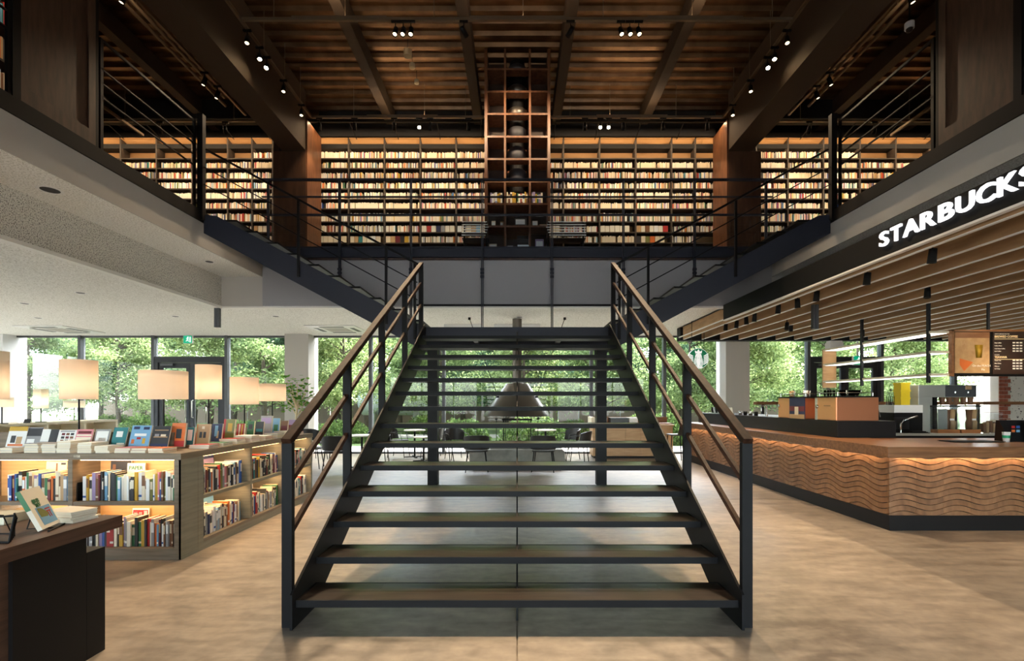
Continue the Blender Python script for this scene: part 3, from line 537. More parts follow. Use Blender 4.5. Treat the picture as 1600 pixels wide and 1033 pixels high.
for i, (x, y, wpx, hpx, c, row) in enumerate(((771, 351, 6, 11, 'cream', 7), (784, 351, 5, 10, 'tan', 7), (813, 351.5, 18, 17, 'charcoal', 7), (836, 351, 8, 11, 'ivory', 7), (850, 351.5, 14, 5, 'tan', 7), (770, 386, 12, 9, 'cream', 8), (781, 386, 8, 4, 'ivory', 8), (797, 386, 9, 6, 'grey', 8), (843, 386, 13, 17, 'lilac', 8))):
    k = (TY0 + .12) / F
    simple_cover('display_book', c, PX(x, TY0 + .12), TY0 + .12, TZ[row] + .021 if row == 7 else TZ[8] + .021, wpx * k, hpx * k, '%s display book leaning in %s of the chimney tower' % (c, ['the left cell', 'the left cell', 'the middle cell', 'the right cell', 'the right cell', 'the lowest left cell', 'the lowest left cell', 'the lowest middle cell', 'the lowest right cell'][i]) + (', beside the upright' if i == 1 else ', lying low' if i in (4, 6) else ''), prints=((.1, .9, .3, .8, 'white'),))
ab = thing('acrylic_box', 'clear acrylic display box with a white card in the lowest tower cell', 'display box', (PX(817, TY0 + .2), TY0 + .2, TZ[8] + .02)); q0, q1, zb = PX(808, TY0 + .2), PX(827, TY0 + .2), TZ[8] + .021
MB().box(q0, q1, TY0 + .1, TY0 + .3, zb, zb + .27).build('acrylic_cover', 'clear_acrylic', ab); MB().box(q0 + .01, q1 - .01, TY0 + .12, TY0 + .28, zb, zb + .09).build('white_card', 'white_plastic', ab)
for sx, w_ in ((-1, 'left'), (1, 'right')):
    t = thing('slatted_lounger', 'low lounge chair of pale horizontal slats by the gallery rail, %s of the tower' % w_, 'chair', (sx * .9, 9.8, ZF)); xa, xb = (PX(722, 9.5), PX(764, 9.5)) if sx < 0 else (PX(853, 9.5), PX(915, 9.5))
    for k in range(6): MB().box(xa + .02 * abs(k - 3) * (sx > 0), xb - .02 * abs(k - 3) * (sx < 0), 9.42 + .01 * k, 9.445 + .01 * k, ZF + .28 + k * .055, ZF + .293 + k * .055).build('back_slat', 'white_plastic', t)
    for k in range(5): MB().box(xa, xb, 9.49 + k * .062, 9.54 + k * .062, ZF + .24, ZF + .255).build('seat_slat', 'frame_dark', t)
    for x in (xa + .05, xb - .05): MB().bar((x, 9.46, ZF), (x, 9.50, ZF + .56), .03, .03).build('leg', 'matte_black', t); MB().bar((x, 9.78, ZF), (x, 9.78, ZF + .24), .03, .03).build('leg', 'matte_black', t)
# wing bookcases behind the panelled walls on the upper floor
for sx, w_ in ((-1, 'bookshelf side'), (1, 'cafe side')):
    t = thing('open_bookcase', 'dark open bookcase behind the panelled wall on the upper floor, ' + w_, 'bookcase', (sx * 6.75, 6.2, ZF))
    MB().box(sx * 6.88, sx * 6.9, 4.8, 7.4, ZF, 7.95).build('back_panel', 'dark_wood', t)
    for k in range(8): MB().box(sx * 6.6, sx * 6.88, 4.8, 7.4, ZF + .05 + k * .45, ZF + .08 + k * .45).build('shelf', 'shelf_dark', t)
    for Y in (4.8, 6.1, 7.4): MB().box(sx * 6.6, sx * 6.88, Y - .02, Y + .02, ZF, 7.95).build('upright', 'shelf_dark', t)
    bm_ = MB()
    for k in range(2, 8):
        p = 4.84
        while p < 7.35:
            th = rnd.uniform(.015, .035)
            if abs(p - 6.1) > .05: bm_.box(sx * 6.63, sx * 6.8, p, p + th - .002, ZF + .081 + k * .45, ZF + .08 + k * .45 + rnd.uniform(.24, .33), rnd.randrange(20))
            p += th
    o = bm_.build('book_rows', ['book ' + k for k in BK]); o['kind'] = 'stuff'; tag(o, 'rows of mixed colourful books in the open bookcase behind the panelled wall, ' + w_, 'books')
# ------------------------------------------------------------------ tracks and spotlights
def tracks(name, lab, segs, zt, rods):
    t = thing(name, lab, 'light track', (segs[0][0][0], segs[0][0][1], zt))
    for a, b_ in segs: MB().bar((a[0], a[1], zt), (b_[0], b_[1], zt), .045, .05).build('track_rail', 'pipe_metal', t)
    for x, y in rods: MB().tube([(x, y, zt), (x, y, ZD)], .006, 6).build('hanger_rod', 'pipe_metal', t)
ZT = 7.90; XT, YTB, YTF = 4.66, 10.95, 8.15
tracks('void_light_track', 'bronze rectangular light track hung on rods high over the stair void', [((-XT, YTB), (-.72, YTB)), ((.72, YTB), (XT, YTB)), ((-XT, YTF), (XT, YTF)), ((-XT, YTB), (-XT, 7.7)), ((XT, YTB), (XT, 7.7))], ZT,
    [(-3.7, YTB), (-2.1, YTB), (-.97 + -.2, YTB), (1.2, YTB), (2.1, YTB), (3.6, YTB)] + [(-4.1, YTF), (-2.9, YTF), (-1.4, YTF), (.1, YTF), (1.45, YTF), (2.95, YTF), (4.3, YTF), (-XT, 8.9), (-XT, 9.7), (-XT, 10.4), (XT, 8.9), (XT, 9.7), (XT, 10.4)])
for sx, w_ in ((-1, 'bookshelf side'), (1, 'cafe side')):
    tracks('wing_light_track', 'straight bronze light track under the metal deck of the wing, ' + w_, [((sx * 5.95, 2), (sx * 5.95, 10.6))], 7.75, [(sx * 5.95, y) for y in (4, 5.5, 7, 8.5, 10)])
    tracks('outer_light_track', 'second bronze light track farther out in the wing, ' + w_, [((sx * 8.2, 4), (sx * 8.2, 10.6))], 7.3, [(sx * 8.2, y) for y in (5.5, 7.5, 9.5)])
    for k, x in enumerate((6.30, 6.45)):
        t = thing('ceiling_conduit', 'thin bronze %s conduit pipe running beside the wing light track, %s' % (('first', 'second')[k], w_), 'pipe', (sx * x, 6, 8.0)); MB().tube([(sx * x, 2, 8.0), (sx * x, 10.4 + k * .3, 8.0)], .03, 8).build('pipe', 'pipe_metal', t)
        for y in (4, 6, 8, 10): MB().tube([(sx * x, y, 8.03), (sx * x, y, ZD)], .006, 6).build('hanger_rod', 'pipe_metal', t)
    t = thing('cross_track', 'bronze light track crossing the wing in front of the far bookcases, ' + w_, 'light track', (sx * 8, 11.1, 7.9)); MB().box(sx * 5.7, sx * 12, 11.08, 11.12, 7.88, 7.92).build('track_rail', 'pipe_metal', t)
    for x in (6.5, 9, 11.5): MB().tube([(sx * x, 11.1, 7.92), (sx * x, 11.1, ZD)], .006, 6).build('hanger_rod', 'pipe_metal', t)
SPOTN = [0]
def head(loc, aim, lens, lab, grp, power=0, angle=50, size=1.0, zt=None, blend=.7):
    """track spotlight: box on the track, arm, cylindrical head aimed at a point"""
    x, y, z = loc; t = thing('track_spotlight', lab, 'spotlight', (x, y, z), grp); zt = zt or z + .17
    MB().box(x - .07 * size, x + .07 * size, y - .018, y + .018, zt - .03, zt).build('driver_box', 'matte_black', t)
    MB().tube([(x, y, zt - .03), (x, y, z)], .008, 6).build('arm', 'matte_black', t)
    d = (Vector(aim) - Vector(loc)).normalized(); M = Matrix.Translation(loc) @ d.to_track_quat('Z', 'Y').to_matrix().to_4x4()
    MB().lathe([(.001, -.07 * size), (.038 * size, -.07 * size), (.045 * size, .09 * size), (.036 * size, .09 * size), (.034 * size, .07 * size)], (0, 0, 0), 14).xform(M).build('lamp_head', 'matte_black', t); hd = [c for c in children(t) if c.name.startswith('lamp_head')][0]
    MB().cyl((0, 0), .034 * size, .066 * size, .07 * size, 14).xform(M).build('lens', lens, hd)
    if power: spot('spot_beam', Vector(loc) + d * .11 * size, aim, power, angle, blend)
G1 = 'small black spotlights on the track in front of the gallery bookcases'
for x in (499, 554, 616, 672, 732, 914, 974, 1036, 1105): head((PX(x, YTB), YTB, ZT - .2), (PX(x, 12), 12.05, 5.6), 'lens', 'small black track spotlight aimed at the gallery bookcases', G1, 62, 74, zt=ZT - .02)
for x, y in ((655, 197), (938, 197), (951, 197)): head((PX(x, YTB), YTB, ZT - .2), (PX(x, 4), 4.6, 0), 'lens_bright', 'bright track spotlight shining toward the stairs from the rear track', 'bright spotlights on the rear track', 300, 42, zt=ZT - .02)
for x, gx in ((622, -2.05), (633, -1.92), (645, -1.79), (972, 1.75), (985, 1.90), (1000, 2.05)):
    head((gx, YTF, ZT - .2), (gx * 1.2 + (.5 if x in (645, 972) else 0), YTF - 3.2, 0), 'lens', {2.05: 'outermost', 1.92: 'middle', 1.9: 'middle', 1.79: 'innermost', 1.75: 'innermost'}[abs(gx)] + ' black spotlight of the trio on the front cross track, ' + ('bookshelf side' if gx < 0 else 'cafe side'), 'spotlight trio on the front cross track, ' + ('bookshelf side' if gx < 0 else 'cafe side'), 400, 56, zt=ZT - .02)
for sx in (-1, 1):
    w_ = 'bookshelf side' if sx < 0 else 'cafe side'
    for Y, br in ((8.35, 0), (8.75, 1), (9.0, 2), (9.65, 0), (10.45, 0)):
        aim = (sx * 3.1, 3.6, 0) if br == 2 else (sx * 2.6, 5.2, 0) if br == 1 else (sx * 3.6, Y - 3.0, 0)
        head((sx * XT, Y, ZT - .2), aim, 'lens_bright' if br else 'lens', {0: 'black spotlight on the girder-side track with a dim lens, ', 1: 'bright spotlight just ahead of the starry one on the girder-side track, ', 2: 'dazzling starry spotlight on the girder-side track, '}[br] + w_, 'dim girder-side spotlights, ' + w_ if br == 0 else None, 430 if br else 230, 58, zt=ZT - .02)
    for Y in (4.9, 6.1, 7.3, 9.2, 9.6): head((sx * 5.95, Y, 7.55), (sx * 6.75, Y + .2, 6.2) if Y < 7 else (sx * 6.6, Y - .5, ZF), 'lens', 'small black spotlight on the straight wing track, ' + w_, 'spotlights on the wing track, ' + w_, 40, 70, zt=7.73)
    for Y in (6.5, 8.0, 9.4): head((sx * 8.2, Y, 7.1), (sx * 8.4, Y, ZF), 'lens', 'small spotlight on the outer wing track, ' + w_, 'spotlights on the outer wing track, ' + w_, 40, 70, zt=7.28)
    for x_ in (6.7, 8.2): head((sx * x_, 11.1, 7.7), (sx * x_, 12, 5.8), 'lens', 'small spotlight on the wing cross track, ' + w_, 'spotlights on the wing cross track, ' + w_, 90, 90, zt=7.88)
# pendant smoke detectors and camera
for x, y_ in ((637, 82), (644, 102), (651, 127)):
    Y = 9.6 + (y_ - 82) * .02; t = thing('ceiling_detector', 'small beige detector hanging under the metal deck, ' + {82: 'largest of three', 102: 'middle of three', 127: 'smallest of three'}[y_], 'detector', (PX(x, Y), Y, PZ(y_, Y)))
    X, Z = PX(x, Y), PZ(y_, Y); k = {82: .08, 102: .06, 127: .05}[y_]; MB().cyl((X, Y), k, Z - k, Z + k * .5, 16).build('housing', 'plant_stem', t); MB().tube([(X, Y, Z + k * .5), (X, Y, ZD)], .006, 6).build('stem', 'matte_black', t)
t = thing('security_camera', 'small white dome camera beside the cafe-side wing track', 'camera', (5.95, 7.1, 7.7)); X, Y, Z = PX(1421, 7.1), 7.1, PZ(40, 7.1)
MB().cyl((X, Y), .06, Z - .05, Z + .04, 18).build('housing', 'white_plastic', t); MB().lathe([(.045, Z - .05), (.04, Z - .08), (.02, Z - .095), (.001, Z - .098)], (X, Y, 0), 16).build('dome', 'black_plastic', t); MB().tube([(X, Y, Z + .04), (X, Y, ZD)], .01, 6).build('stem', 'matte_black', t)
# uplights sitting on the tracks wash the metal deck
for x, y, lab in ((-3.0, YTF, 'front cross track, bookshelf side'), (0.0, YTF, 'front cross track, over the stairs'), (3.0, YTF, 'front cross track, cafe side'), (-2.6, YTB, 'rear track, bookshelf side'), (2.6, YTB, 'rear track, cafe side')):
    t = thing('track_uplight', 'slim uplight bar lying on top of the ' + lab, 'uplight', (x, y, ZT + .03)); MB().box(x - .8, x + .8, y - .02, y + .02, ZT + .026, ZT + .05).build('housing', 'pipe_metal', t)
    area('uplight_beam', (x, y, ZT + .055), (x, y + .05, 9.5), 1.5, .03, 4.2, (1, .70, .42))

for gx in (-.9, .9): head((gx, YTF, ZT - .2), (0, 9.9, 6.9), 'lens', 'added black spotlight on the front cross track turned toward the chimney tower, ' + ('bookshelf side' if gx < 0 else 'cafe side'), None, 200, 62, zt=ZT - .02)  # extra spotlights added to brighten the chimney tower

for sx, w_ in ((-1, 'bookshelf side'), (1, 'cafe side')):
    t = thing('track_uplight', 'slim added uplight bar lying on top of the straight wing track, ' + w_, 'uplight', (sx * 5.95, 7.2, 7.78)); MB().box(sx * 5.93, sx * 5.97, 6.2, 8.2, 7.776, 7.80).build('housing', 'pipe_metal', t)  # uplights added to brighten the wing deck
    l = area('uplight_beam', (sx * 5.95, 7.2, 7.805), (sx * 6.1, 7.2, 9), .03, 1.9, 6, (1, .70, .42)); l.rotation_euler = (R(180), 0, 0)
# ================================================================== BOOK ISLAND (left)
IY, IX, IT = 4.445, -3.09, .979
isl = thing('book_island', 'low L-shaped wooden bookcase island with lit shelves beside the stairs', 'bookcase', (-3.6, 5, 0))
IW = 'island_wood'
MB().box(-8.0, IX, IY, IY + 1.0, .92, IT).box(IX - 1.0, IX, IY + 1.0, 7.32, .92, IT).build('top', IW, isl, .003)
MB().box(-8.0, IX - .02, IY + .02, IY + .98, 0, .075).box(IX - .98, IX - .02, IY + .98, 7.30, 0, .075).build('plinth', IW, isl)
MB().box(-8.0, IX, IY + .0, IY + .98, .075, .106).box(IX - .98, IX, IY + .98, 7.30, .075, .106).build('bottom_board', IW, isl)
MB().box(-8.0, IX, IY, IY + .02, 0, .075).build('base_rail', IW, isl); MB().box(IX - .02, IX, IY + .02, 7.30, 0, .075).build('base_rail', 'island_side', isl)
MB().box(-8.0, IX - .022, IY + .30, IY + .315, .106, .92).build('back_panel', 'island_back', isl); MB().box(IX - .46, IX - .44, IY + .316, 7.28, .106, .92).build('back_panel', 'island_back', isl)
for x0, x1 in ((-3.153, IX), (-4.13, -4.088), (-5.10, -5.06), (-6.07, -6.03), (-7.04, -7.0)): MB().box(x0, x1, IY, IY + .30, .106, .92).build('upright', IW, isl)
MB().box(IX - .02, IX + .001, IY, IY + .235, .0, .919).box(IX - .02, IX + .001, IY + .24, 4.765, .0, .919).build('end_panel', 'island_side', isl)
for y0, y1 in ((5.60, 5.64), (6.42, 6.46), (7.25, 7.29)): MB().box(IX - .44, IX, y0, y1, .106, .92).build('upright', 'island_side', isl)
bays = [(-5.06, -4.13), (-4.088, -3.153)]
for a, b_ in [(-6.03, -5.10)] + bays: MB().box(a, b_, IY + .005, IY + .30, .50, .533).build('shelf', IW, isl)
sbays = [(4.765, 5.60), (5.64, 6.42), (6.46, 7.25)]
for a, b_ in sbays: MB().box(IX - .44, IX - .005, a, b_, .50, .533).build('shelf', 'island_side', isl)
for a, b_ in bays:
    for z in (.915, .498):
        MB().box(a + .02, b_ - .02, IY + .06, IY + .075, z - .008, z).build('led_strip', 'led', isl); area('shelf_led', ((a + b_) / 2, IY + .07, z - .012), ((a + b_) / 2, IY + .22, z - .3), b_ - a - .1, .015, 1.8, (1, .64, .32))
for a, b_ in sbays:
    for z in (.915, .498):
        MB().box(IX - .075, IX - .06, a + .02, b_ - .02, z - .008, z).build('led_strip', 'led', isl)
        l = area('shelf_led', (IX - .07, (a + b_) / 2, z - .012), (IX - .26, (a + b_) / 2, z - .3), .015, b_ - a - .1, 1.7, (1, .64, .32)); l.rotation_euler = (Vector((-.19, 0, -.3))).to_track_quat('-Z', 'X').to_euler()
link('shelf_number', text_mesh('1158', .03, .0008, 'paper'), isl, Vector((PX(115, IY), IY - .002, .942)) - isl.location, (R(90), 0, 0))
W_ = [6, 10, 14, 9, 5, 7, 6, 3, 4, 4, 4, 4, 2, 3, 3, 3, 4, 3, 1, 1]
locs = [((-4.76, -4.13), .533, 'x', 'on the upper shelf of the island front bay with the two-faced cover'), (bays[1], .533, 'x', 'on the upper front shelf of the island corner bay'), ((-4.76, -4.13), .106, 'x', 'on the lower shelf of the island front bay behind the dark table'), (bays[1], .106, 'x', 'on the lower front shelf of the island corner bay'),
        (sbays[0], .533, 'y', 'on the upper side shelf of the island, first bay'), (sbays[1], .533, 'y', 'on the upper side shelf of the island, middle bay'), (sbays[2], .533, 'y', 'on the upper side shelf of the island, last bay'),
        (sbays[0], .106, 'y', 'on the lower side shelf of the island, first bay'), (sbays[1], .106, 'y', 'on the lower side shelf of the island, middle bay'), (sbays[2], .106, 'y', 'on the lower side shelf of the island, last bay')]
locs[0] = (locs[0][0], .533, 'x', 'on the upper front shelf of the island, second bay'); locs[2] = (locs[2][0], .106, 'x', 'on the lower front shelf of the island, second bay')
tall = {1: [('charcoal', .33, .105), ('ivory', .31, .20)], 0: [('ivory', .335, .19)], 3: [('white', .31, .16)], 4: [('navy', .30, .2)], 7: [('sky blue', .27, .22)], 8: [('mustard', .28, .2)]}
for k, ((a, b_), z, ax, wh) in enumerate(locs):
    a2 = a + .015; b2 = b_ - .012 - (.04 if ax == 'y' and k in (4, 5, 7) else 0)
    if ax == 'x': book_row(a2 + (.03 if k in (1,) else 0), b2, IY + .05, z + .0005, 'x', .20, .275, .13, .165, wh, None, BK, W_, tmin=.012, tmax=.034)
    else: book_row(a2 + .05, b2, IX - .05, z + .0005, 'y', .19, .27, .15, .19, wh, None, BK, W_, tmin=.012, tmax=.034, fill=.94)
    # black bookends
    t = thing('bookend', 'black steel bookend ' + wh, 'bookend', (0, 0, 0))
    if ax == 'x':
        x = a + .008 if k == 1 else b_ - .012; t.location = (x, IY + .1, z); MB().box(x, x + .004, IY + .04, IY + .16, z + .0005, z + .17).build('plate', 'matte_black', t); MB().box(x - .0, x + .006, IY + .04, IY + .16, z + .0003, z + .003).build('foot', 'matte_black', t)
    else:
        t.location = (IX - .1, a + .03, z); MB().box(IX - .18, IX - .035, a + .012, a + .060, z + .0005, z + .165).build('plate', 'matte_black', t); MB().box(IX - .18, IX - .035, a + .008, a + .012, z + .0003, z + .05).build('foot', 'matte_black', t)
def big(c, X, Y, z, wd, hg, lab, rz=0, lean=8, prints=()): return simple_cover('large_book', c, X, Y, z, wd, hg, lab, rz, 3 if rz == 0 else lean, prints=prints)
k4 = (IY + .30) / F
pp = big('charcoal', PX(187, IY + .25), IY + .25, .534, .20, .345, 'large dark brown cover standing face out behind the upper corner-bay books', 0, 5, ((.1, .25, .75, .9, 'brown'),))
pp = big('ivory', PX(212, IY + .235), IY + .225, .534, .17, .325, 'pale green cover titled paper standing behind the upper corner-bay books', 0, 5, ())
link('cover_title', text_mesh('PAPER', .048, .001, 'book green', .001, 'CENTER'), pp, (0, -.002, .265), (R(90), 0, 0))
big('cream', PX(86, IY + .25), IY + .25, .534, .20, .34, 'tall cream cover with a bottle picture standing behind the upper front books', 0, 5, ((.48, .56, .55, .95, 'brown'), (.72, .95, .9, .96, 'charcoal')))
pp = big('white', PX(218, IY + .25), IY + .25, .107, .16, .31, 'white and red comic cover standing behind the lower corner-bay books', 0, 5, ((.05, .95, .62, .95, 'red'), (.1, .3, .7, .9, 'white'), (.4, .6, .68, .88, 'white'), (.7, .9, .7, .92, 'white')))
big('navy', IX - .29, 5.32, .534, .22, .33, 'large navy cover with a sky photo behind the island side books, upper shelf', R(90), 5, ((.05, .95, .5, .9, 'lilac'), (.1, .7, .3, .45, 'white')))
big('sky blue', IX - .29, 5.30, .107, .24, .30, 'large light blue cover with a landscape photo behind the island side books, lower shelf', R(90), 5, ((.05, .95, .1, .5, 'olive'), (.1, .5, .6, .85, 'white')))
big('olive', IX - .29, 6.1, .107, .24, .30, 'large olive and white cover behind the island side books, middle bay lower shelf', R(90), 5, ((.0, 1, .55, 1, 'white'),))
# ------------------------------------------------------------------ display ridge and covers on top
rg = MB().prism([(IY + .312, IT + .0005), (IY + .62, IT + .0005), (IY + .42, IT + .17), (IY + .365, IT + .17)], 'x', -8.0, IX - .32).build('display_ridge', IW, isl)
MB().prism([(IX - .66, IT + .0005), (IX - .36, IT + .0005), (IX - .49, IT + .13), (IX - .53, IT + .13)], 'y', IY + .95, 7.1).build('display_ridge', IW, isl)
YC = IY + .275
cov = [(8, 37, 667, 698, 'white', 'white cover with cartoon figures and a yellow top band', ((0, 1, .78, 1, 'mustard'), (.2, .45, .2, .55, 'charcoal'), (.5, .8, .15, .5, 'tan'), (.1, .9, .04, .14, 'orange'))),
 (37, 60, 667, 697, 'grey', 'grey cover with a dark street photo', ((0, 1, .55, .95, 'charcoal'), (.1, .6, .2, .4, 'white'), (.3, .9, .05, .2, 'charcoal'))),
 (60, 86, 667, 694, 'grey', 'half pale half dark grey photo cover', ((.5, 1, 0, 1, 'charcoal'), (0, .5, .3, 1, 'white'))),
 (86, 114, 667, 693, 'white', 'white cover with small pictures and a magenta stripe', tuple((.2 + .25 * i, .38 + .25 * i, .28 + .2 * j, .42 + .2 * j, ('brown', 'charcoal', 'maroon')[(i + j) % 3]) for i in range(3) for j in range(3)) + ((0, 1, .04, .14, 'pink'), (.1, .9, .88, .95, 'grey'))),
 (114, 140, 665, 692, 'pink', 'dusty pink cover with white title bands', ((.05, .95, .3, .55, 'ivory'), (.05, .95, .62, .7, 'ivory'), (.1, .9, .75, .9, 'maroon'))),
 (144, 167, 665, 692, 'grey', 'grey landscape photo cover', ((.1, .9, .3, .9, 'white'), (.3, .8, .1, .5, 'tan'))),
 (172, 194, 666, 696, 'teal', 'teal cover with a white flower-shaped title', ((.25, .7, .5, .8, 'white'), (.4, .95, 0, .2, 'ivory'))),
 (200, 231, 666, 699, 'sky blue', 'light blue cover scattered with little drawings', ((.2, .8, .5, .62, 'white'), (.1, .25, .15, .35, 'orange'), (.65, .8, .15, .4, 'mustard'), (.1, .4, .82, .95, 'navy'), (.6, .9, .8, .93, 'navy'), (.35, .55, .35, .45, 'red'))),
 (234, 261, 666, 698, 'charcoal', 'dark cover with a photo of wall shelves', ((.1, .9, .78, .82, 'tan'), (.1, .9, .45, .49, 'tan'), (.15, .4, .5, .62, 'grey'), (.5, .8, .5, .6, 'cream'), (0, 1, 0, .15, 'navy')))]
for i, (x0, x1, y0, y1, c, lab, pr) in enumerate(cov):
    k = YC / F; simple_cover('display_book', c, PX((x0 + x1) / 2, YC), YC, IT + .035, (x1 - x0) * k, (y1 - y0) * k * 1.04, lab + ' leaning on the island top', 0, 16 if i else 14, prints=pr)
MB().box(-8.0, IX - .3, IY + .255, IY + .285, IT + .0003, IT + .034).build('display_ledge', IW, isl)
cov2 = [(264, 288, 664, 701, 'orange', 'orange and red cover with a dark emblem', ((0, 1, 0, .25, 'red'), (.35, .75, .35, .75, 'charcoal')), 4.80, -8), (288, 302, 668, 696, 'teal', 'small teal cover with a white arch', ((.2, .8, .25, .85, 'white'),), 4.98, -10), (303, 327, 662, 693, 'tan', 'brown-orange cover with two dark figures', ((.25, .45, .3, .6, 'charcoal'), (.55, .75, .3, .6, 'charcoal'), (.4, .6, .75, .88, 'cream'), (0, .06, 0, 1, 'orange')), 5.12, -12), (328, 346, 660, 688, 'navy', 'dark navy cover with a bright figure', ((.3, .6, .3, .9, 'sky blue'), (.5, .7, .2, .6, 'tan')), 5.4, -10),
 (345, 366, 650, 682, 'olive', 'olive cover with yellow flowers beside a red spine', ((0, .2, 0, 1, 'red'), (.4, .8, .4, .8, 'mustard')), 5.7, -14), (367, 381, 658, 681, 'red', 'red cover with cream stripes', ((.3, .45, .05, .95, 'cream'), (.65, .8, .05, .95, 'mustard')), 5.9, -14), (384, 396, 656, 681, 'green', 'dark green upright cover', ((.2, .8, .5, .8, 'charcoal'),), 6.1, -12), (397, 411, 657, 680, 'charcoal', 'charcoal upright cover with a teal band', ((.1, .9, .3, .5, 'teal'),), 6.25, -12), (404, 424, 644, 674, 'grey', 'large grey upright cover standing highest', ((.1, .9, .6, .9, 'lilac'),), 6.5, -10), (424, 436, 649, 674, 'sky blue', 'pale blue upright cover with green print', ((.2, .8, .2, .6, 'green'),), 6.65, -10), (437, 449, 654, 674, 'brown', 'brown upright cover with a maroon print', ((.1, .9, .2, .6, 'maroon'),), 6.8, -10), (449, 470, 652, 672, 'maroon', 'maroon upright cover with a pale top', ((0, 1, .6, 1, 'lilac'),), 7.0, -10)]
for i, (x0, x1, y0, y1, c, lab, pr, Y, rz) in enumerate(cov2):
    k = Y / F; X = PX((x0 + x1) / 2, Y); simple_cover('display_book', c, X, Y, IT + .030 if i > 3 else IT + .03, (x1 - x0) * k, (y1 - y0) * k, lab + ' on the island return', R(rz), 8, prints=pr, thick=.02)
def stack(X, Y, n, wd, dp, cols, lab, rz=0, th=.018, z0=None):
    z = (IT if z0 is None else z0) + .0006
    for q in range(n):
        c = cols[q % len(cols)]; hh = th * rnd.uniform(.8, 1.3); m = MB().box(-wd / 2, wd / 2, -dp / 2, dp / 2, 0, .0015).box(-wd / 2, wd / 2, -dp / 2, dp / 2, hh - .0015, hh).box(-wd / 2 + .002, wd / 2 - .002, -dp / 2 + .002, dp / 2 - .002, .0015, hh - .0015, 1)
        o = link('stacked_book', m.mesh('stacked_book', ['book ' + c, 'paper']), None, (X + rnd.uniform(-.004, .004), Y + rnd.uniform(-.004, .004), z), (0, 0, rz + R(rnd.uniform(-2, 2)))); 
        tag(o, c + ' paperback lying flat in the pile ' + lab, 'book', 'flat pile ' + lab); z += hh + .0006
fr = [(24, 2, ['grey', 'white'], 'under the yellow-banded cover'), (64, 4, ['grey', 'white', 'grey'], 'in front of the half dark photo cover'), (90, 4, ['white', 'grey'], 'in front of the cover with small pictures'), (114, 5, ['white', 'white', 'tan'], 'at the shelf number plate'), (146, 4, ['white', 'tan', 'white'], 'in front of the grey landscape cover'), (172, 3, ['white', 'cream'], 'in front of the teal cover'), (203, 2, ['white', 'pink'], 'in front of the light blue cover'), (228, 2, ['grey', 'orange'], 'in front of the wall shelf cover'), (254, 2, ['tan', 'orange'], 'at the island corner')]
for x, n, cols, lab in fr: stack(PX(x, IY + .13), IY + .13, n, .13 if n > 2 else .14, .19, cols, lab, 0, .020)
sd_ = [(4.95, 2, ['orange', 'red'], 'on the island return at the corner'), (5.2, 2, ['tan', 'green'], 'below the brown-orange cover'), (5.45, 3, ['mustard', 'white', 'red'], 'below the navy cover'), (5.75, 4, ['white', 'pink', 'tan'], 'below the olive cover'), (6.05, 3, ['grey', 'orange', 'white'], 'below the dark green cover'), (6.35, 4, ['blue', 'mustard', 'teal', 'navy'], 'of bright blue books on the island return'), (6.65, 4, ['white', 'grey'], 'of pale books on the island return'), (6.95, 3, ['red', 'brown'], 'at the plant end of the island return')]
for Y, n, cols, lab in sd_: stack(IX - .115, Y, n, .17, .20, cols, lab, R(90), .018)
# ------------------------------------------------------------------ table lamps on the island
def lamp(X, Y, z0, zs0, zs1, r, lab, m='shade_linen', pw=1.9, grp=None, sq=False):
    t = thing('table_lamp', lab, 'lamp', (X, Y, z0), grp)
    MB().cyl((X, Y), .075, z0 + .0005, z0 + .012, 24).build('base', 'matte_black', t); MB().cyl((X, Y), .008, z0 + .012, zs1 - .04, 10).build('pole', 'matte_black', t)
    if sq: MB().prism([(X - r, Y - r), (X + r, Y - r), (X + r, Y + r), (X - r, Y + r)], 'z', zs0, zs1).build('shade', m, t)
    else: MB().lathe([(r, zs0), (r, zs1)], (X, Y, 0), 36).build('shade', m, t)
    MB().lathe([(.001, zs1 - .045), (r - .005, zs1 - .045)], (X, Y, 0), 12).build('shade_ring', m, [c for c in children(t) if c.name.startswith('shade')][0])
    point('lamp_bulb', (X, Y, (zs0 * 1.8 + zs1) / 2.8), pw, (1, .84, .62), .04)
for x, y0, y1, wpx, Y, lab in ((123.5, 563, 624, 46, 5.20, 'table lamp with a tall drum shade on the island front run'), (256, 580, 624, 64, 5.15, 'table lamp with the widest flat drum shade at the island corner'), (326, 570.5, 624, 36, 5.85, 'table lamp with a narrow tall shade in front of the glass door'), (382, 590, 632, 40, 6.4, 'table lamp with a nearly square shade on the island return'), (425.5, 600, 627, 39, 7.0, 'table lamp with a small flat shade beside the potted tree')):
    lamp(PX(x, Y), Y, IT, PZ(y1, Y), PZ(y0, Y), wpx * Y / F / 2, lab)
lamp(PX(-14, 5.2), 5.2, IT, PZ(624, 5.2), PZ(563, 5.2), .14, 'table lamp with a tall shade cut by the picture edge on the island')
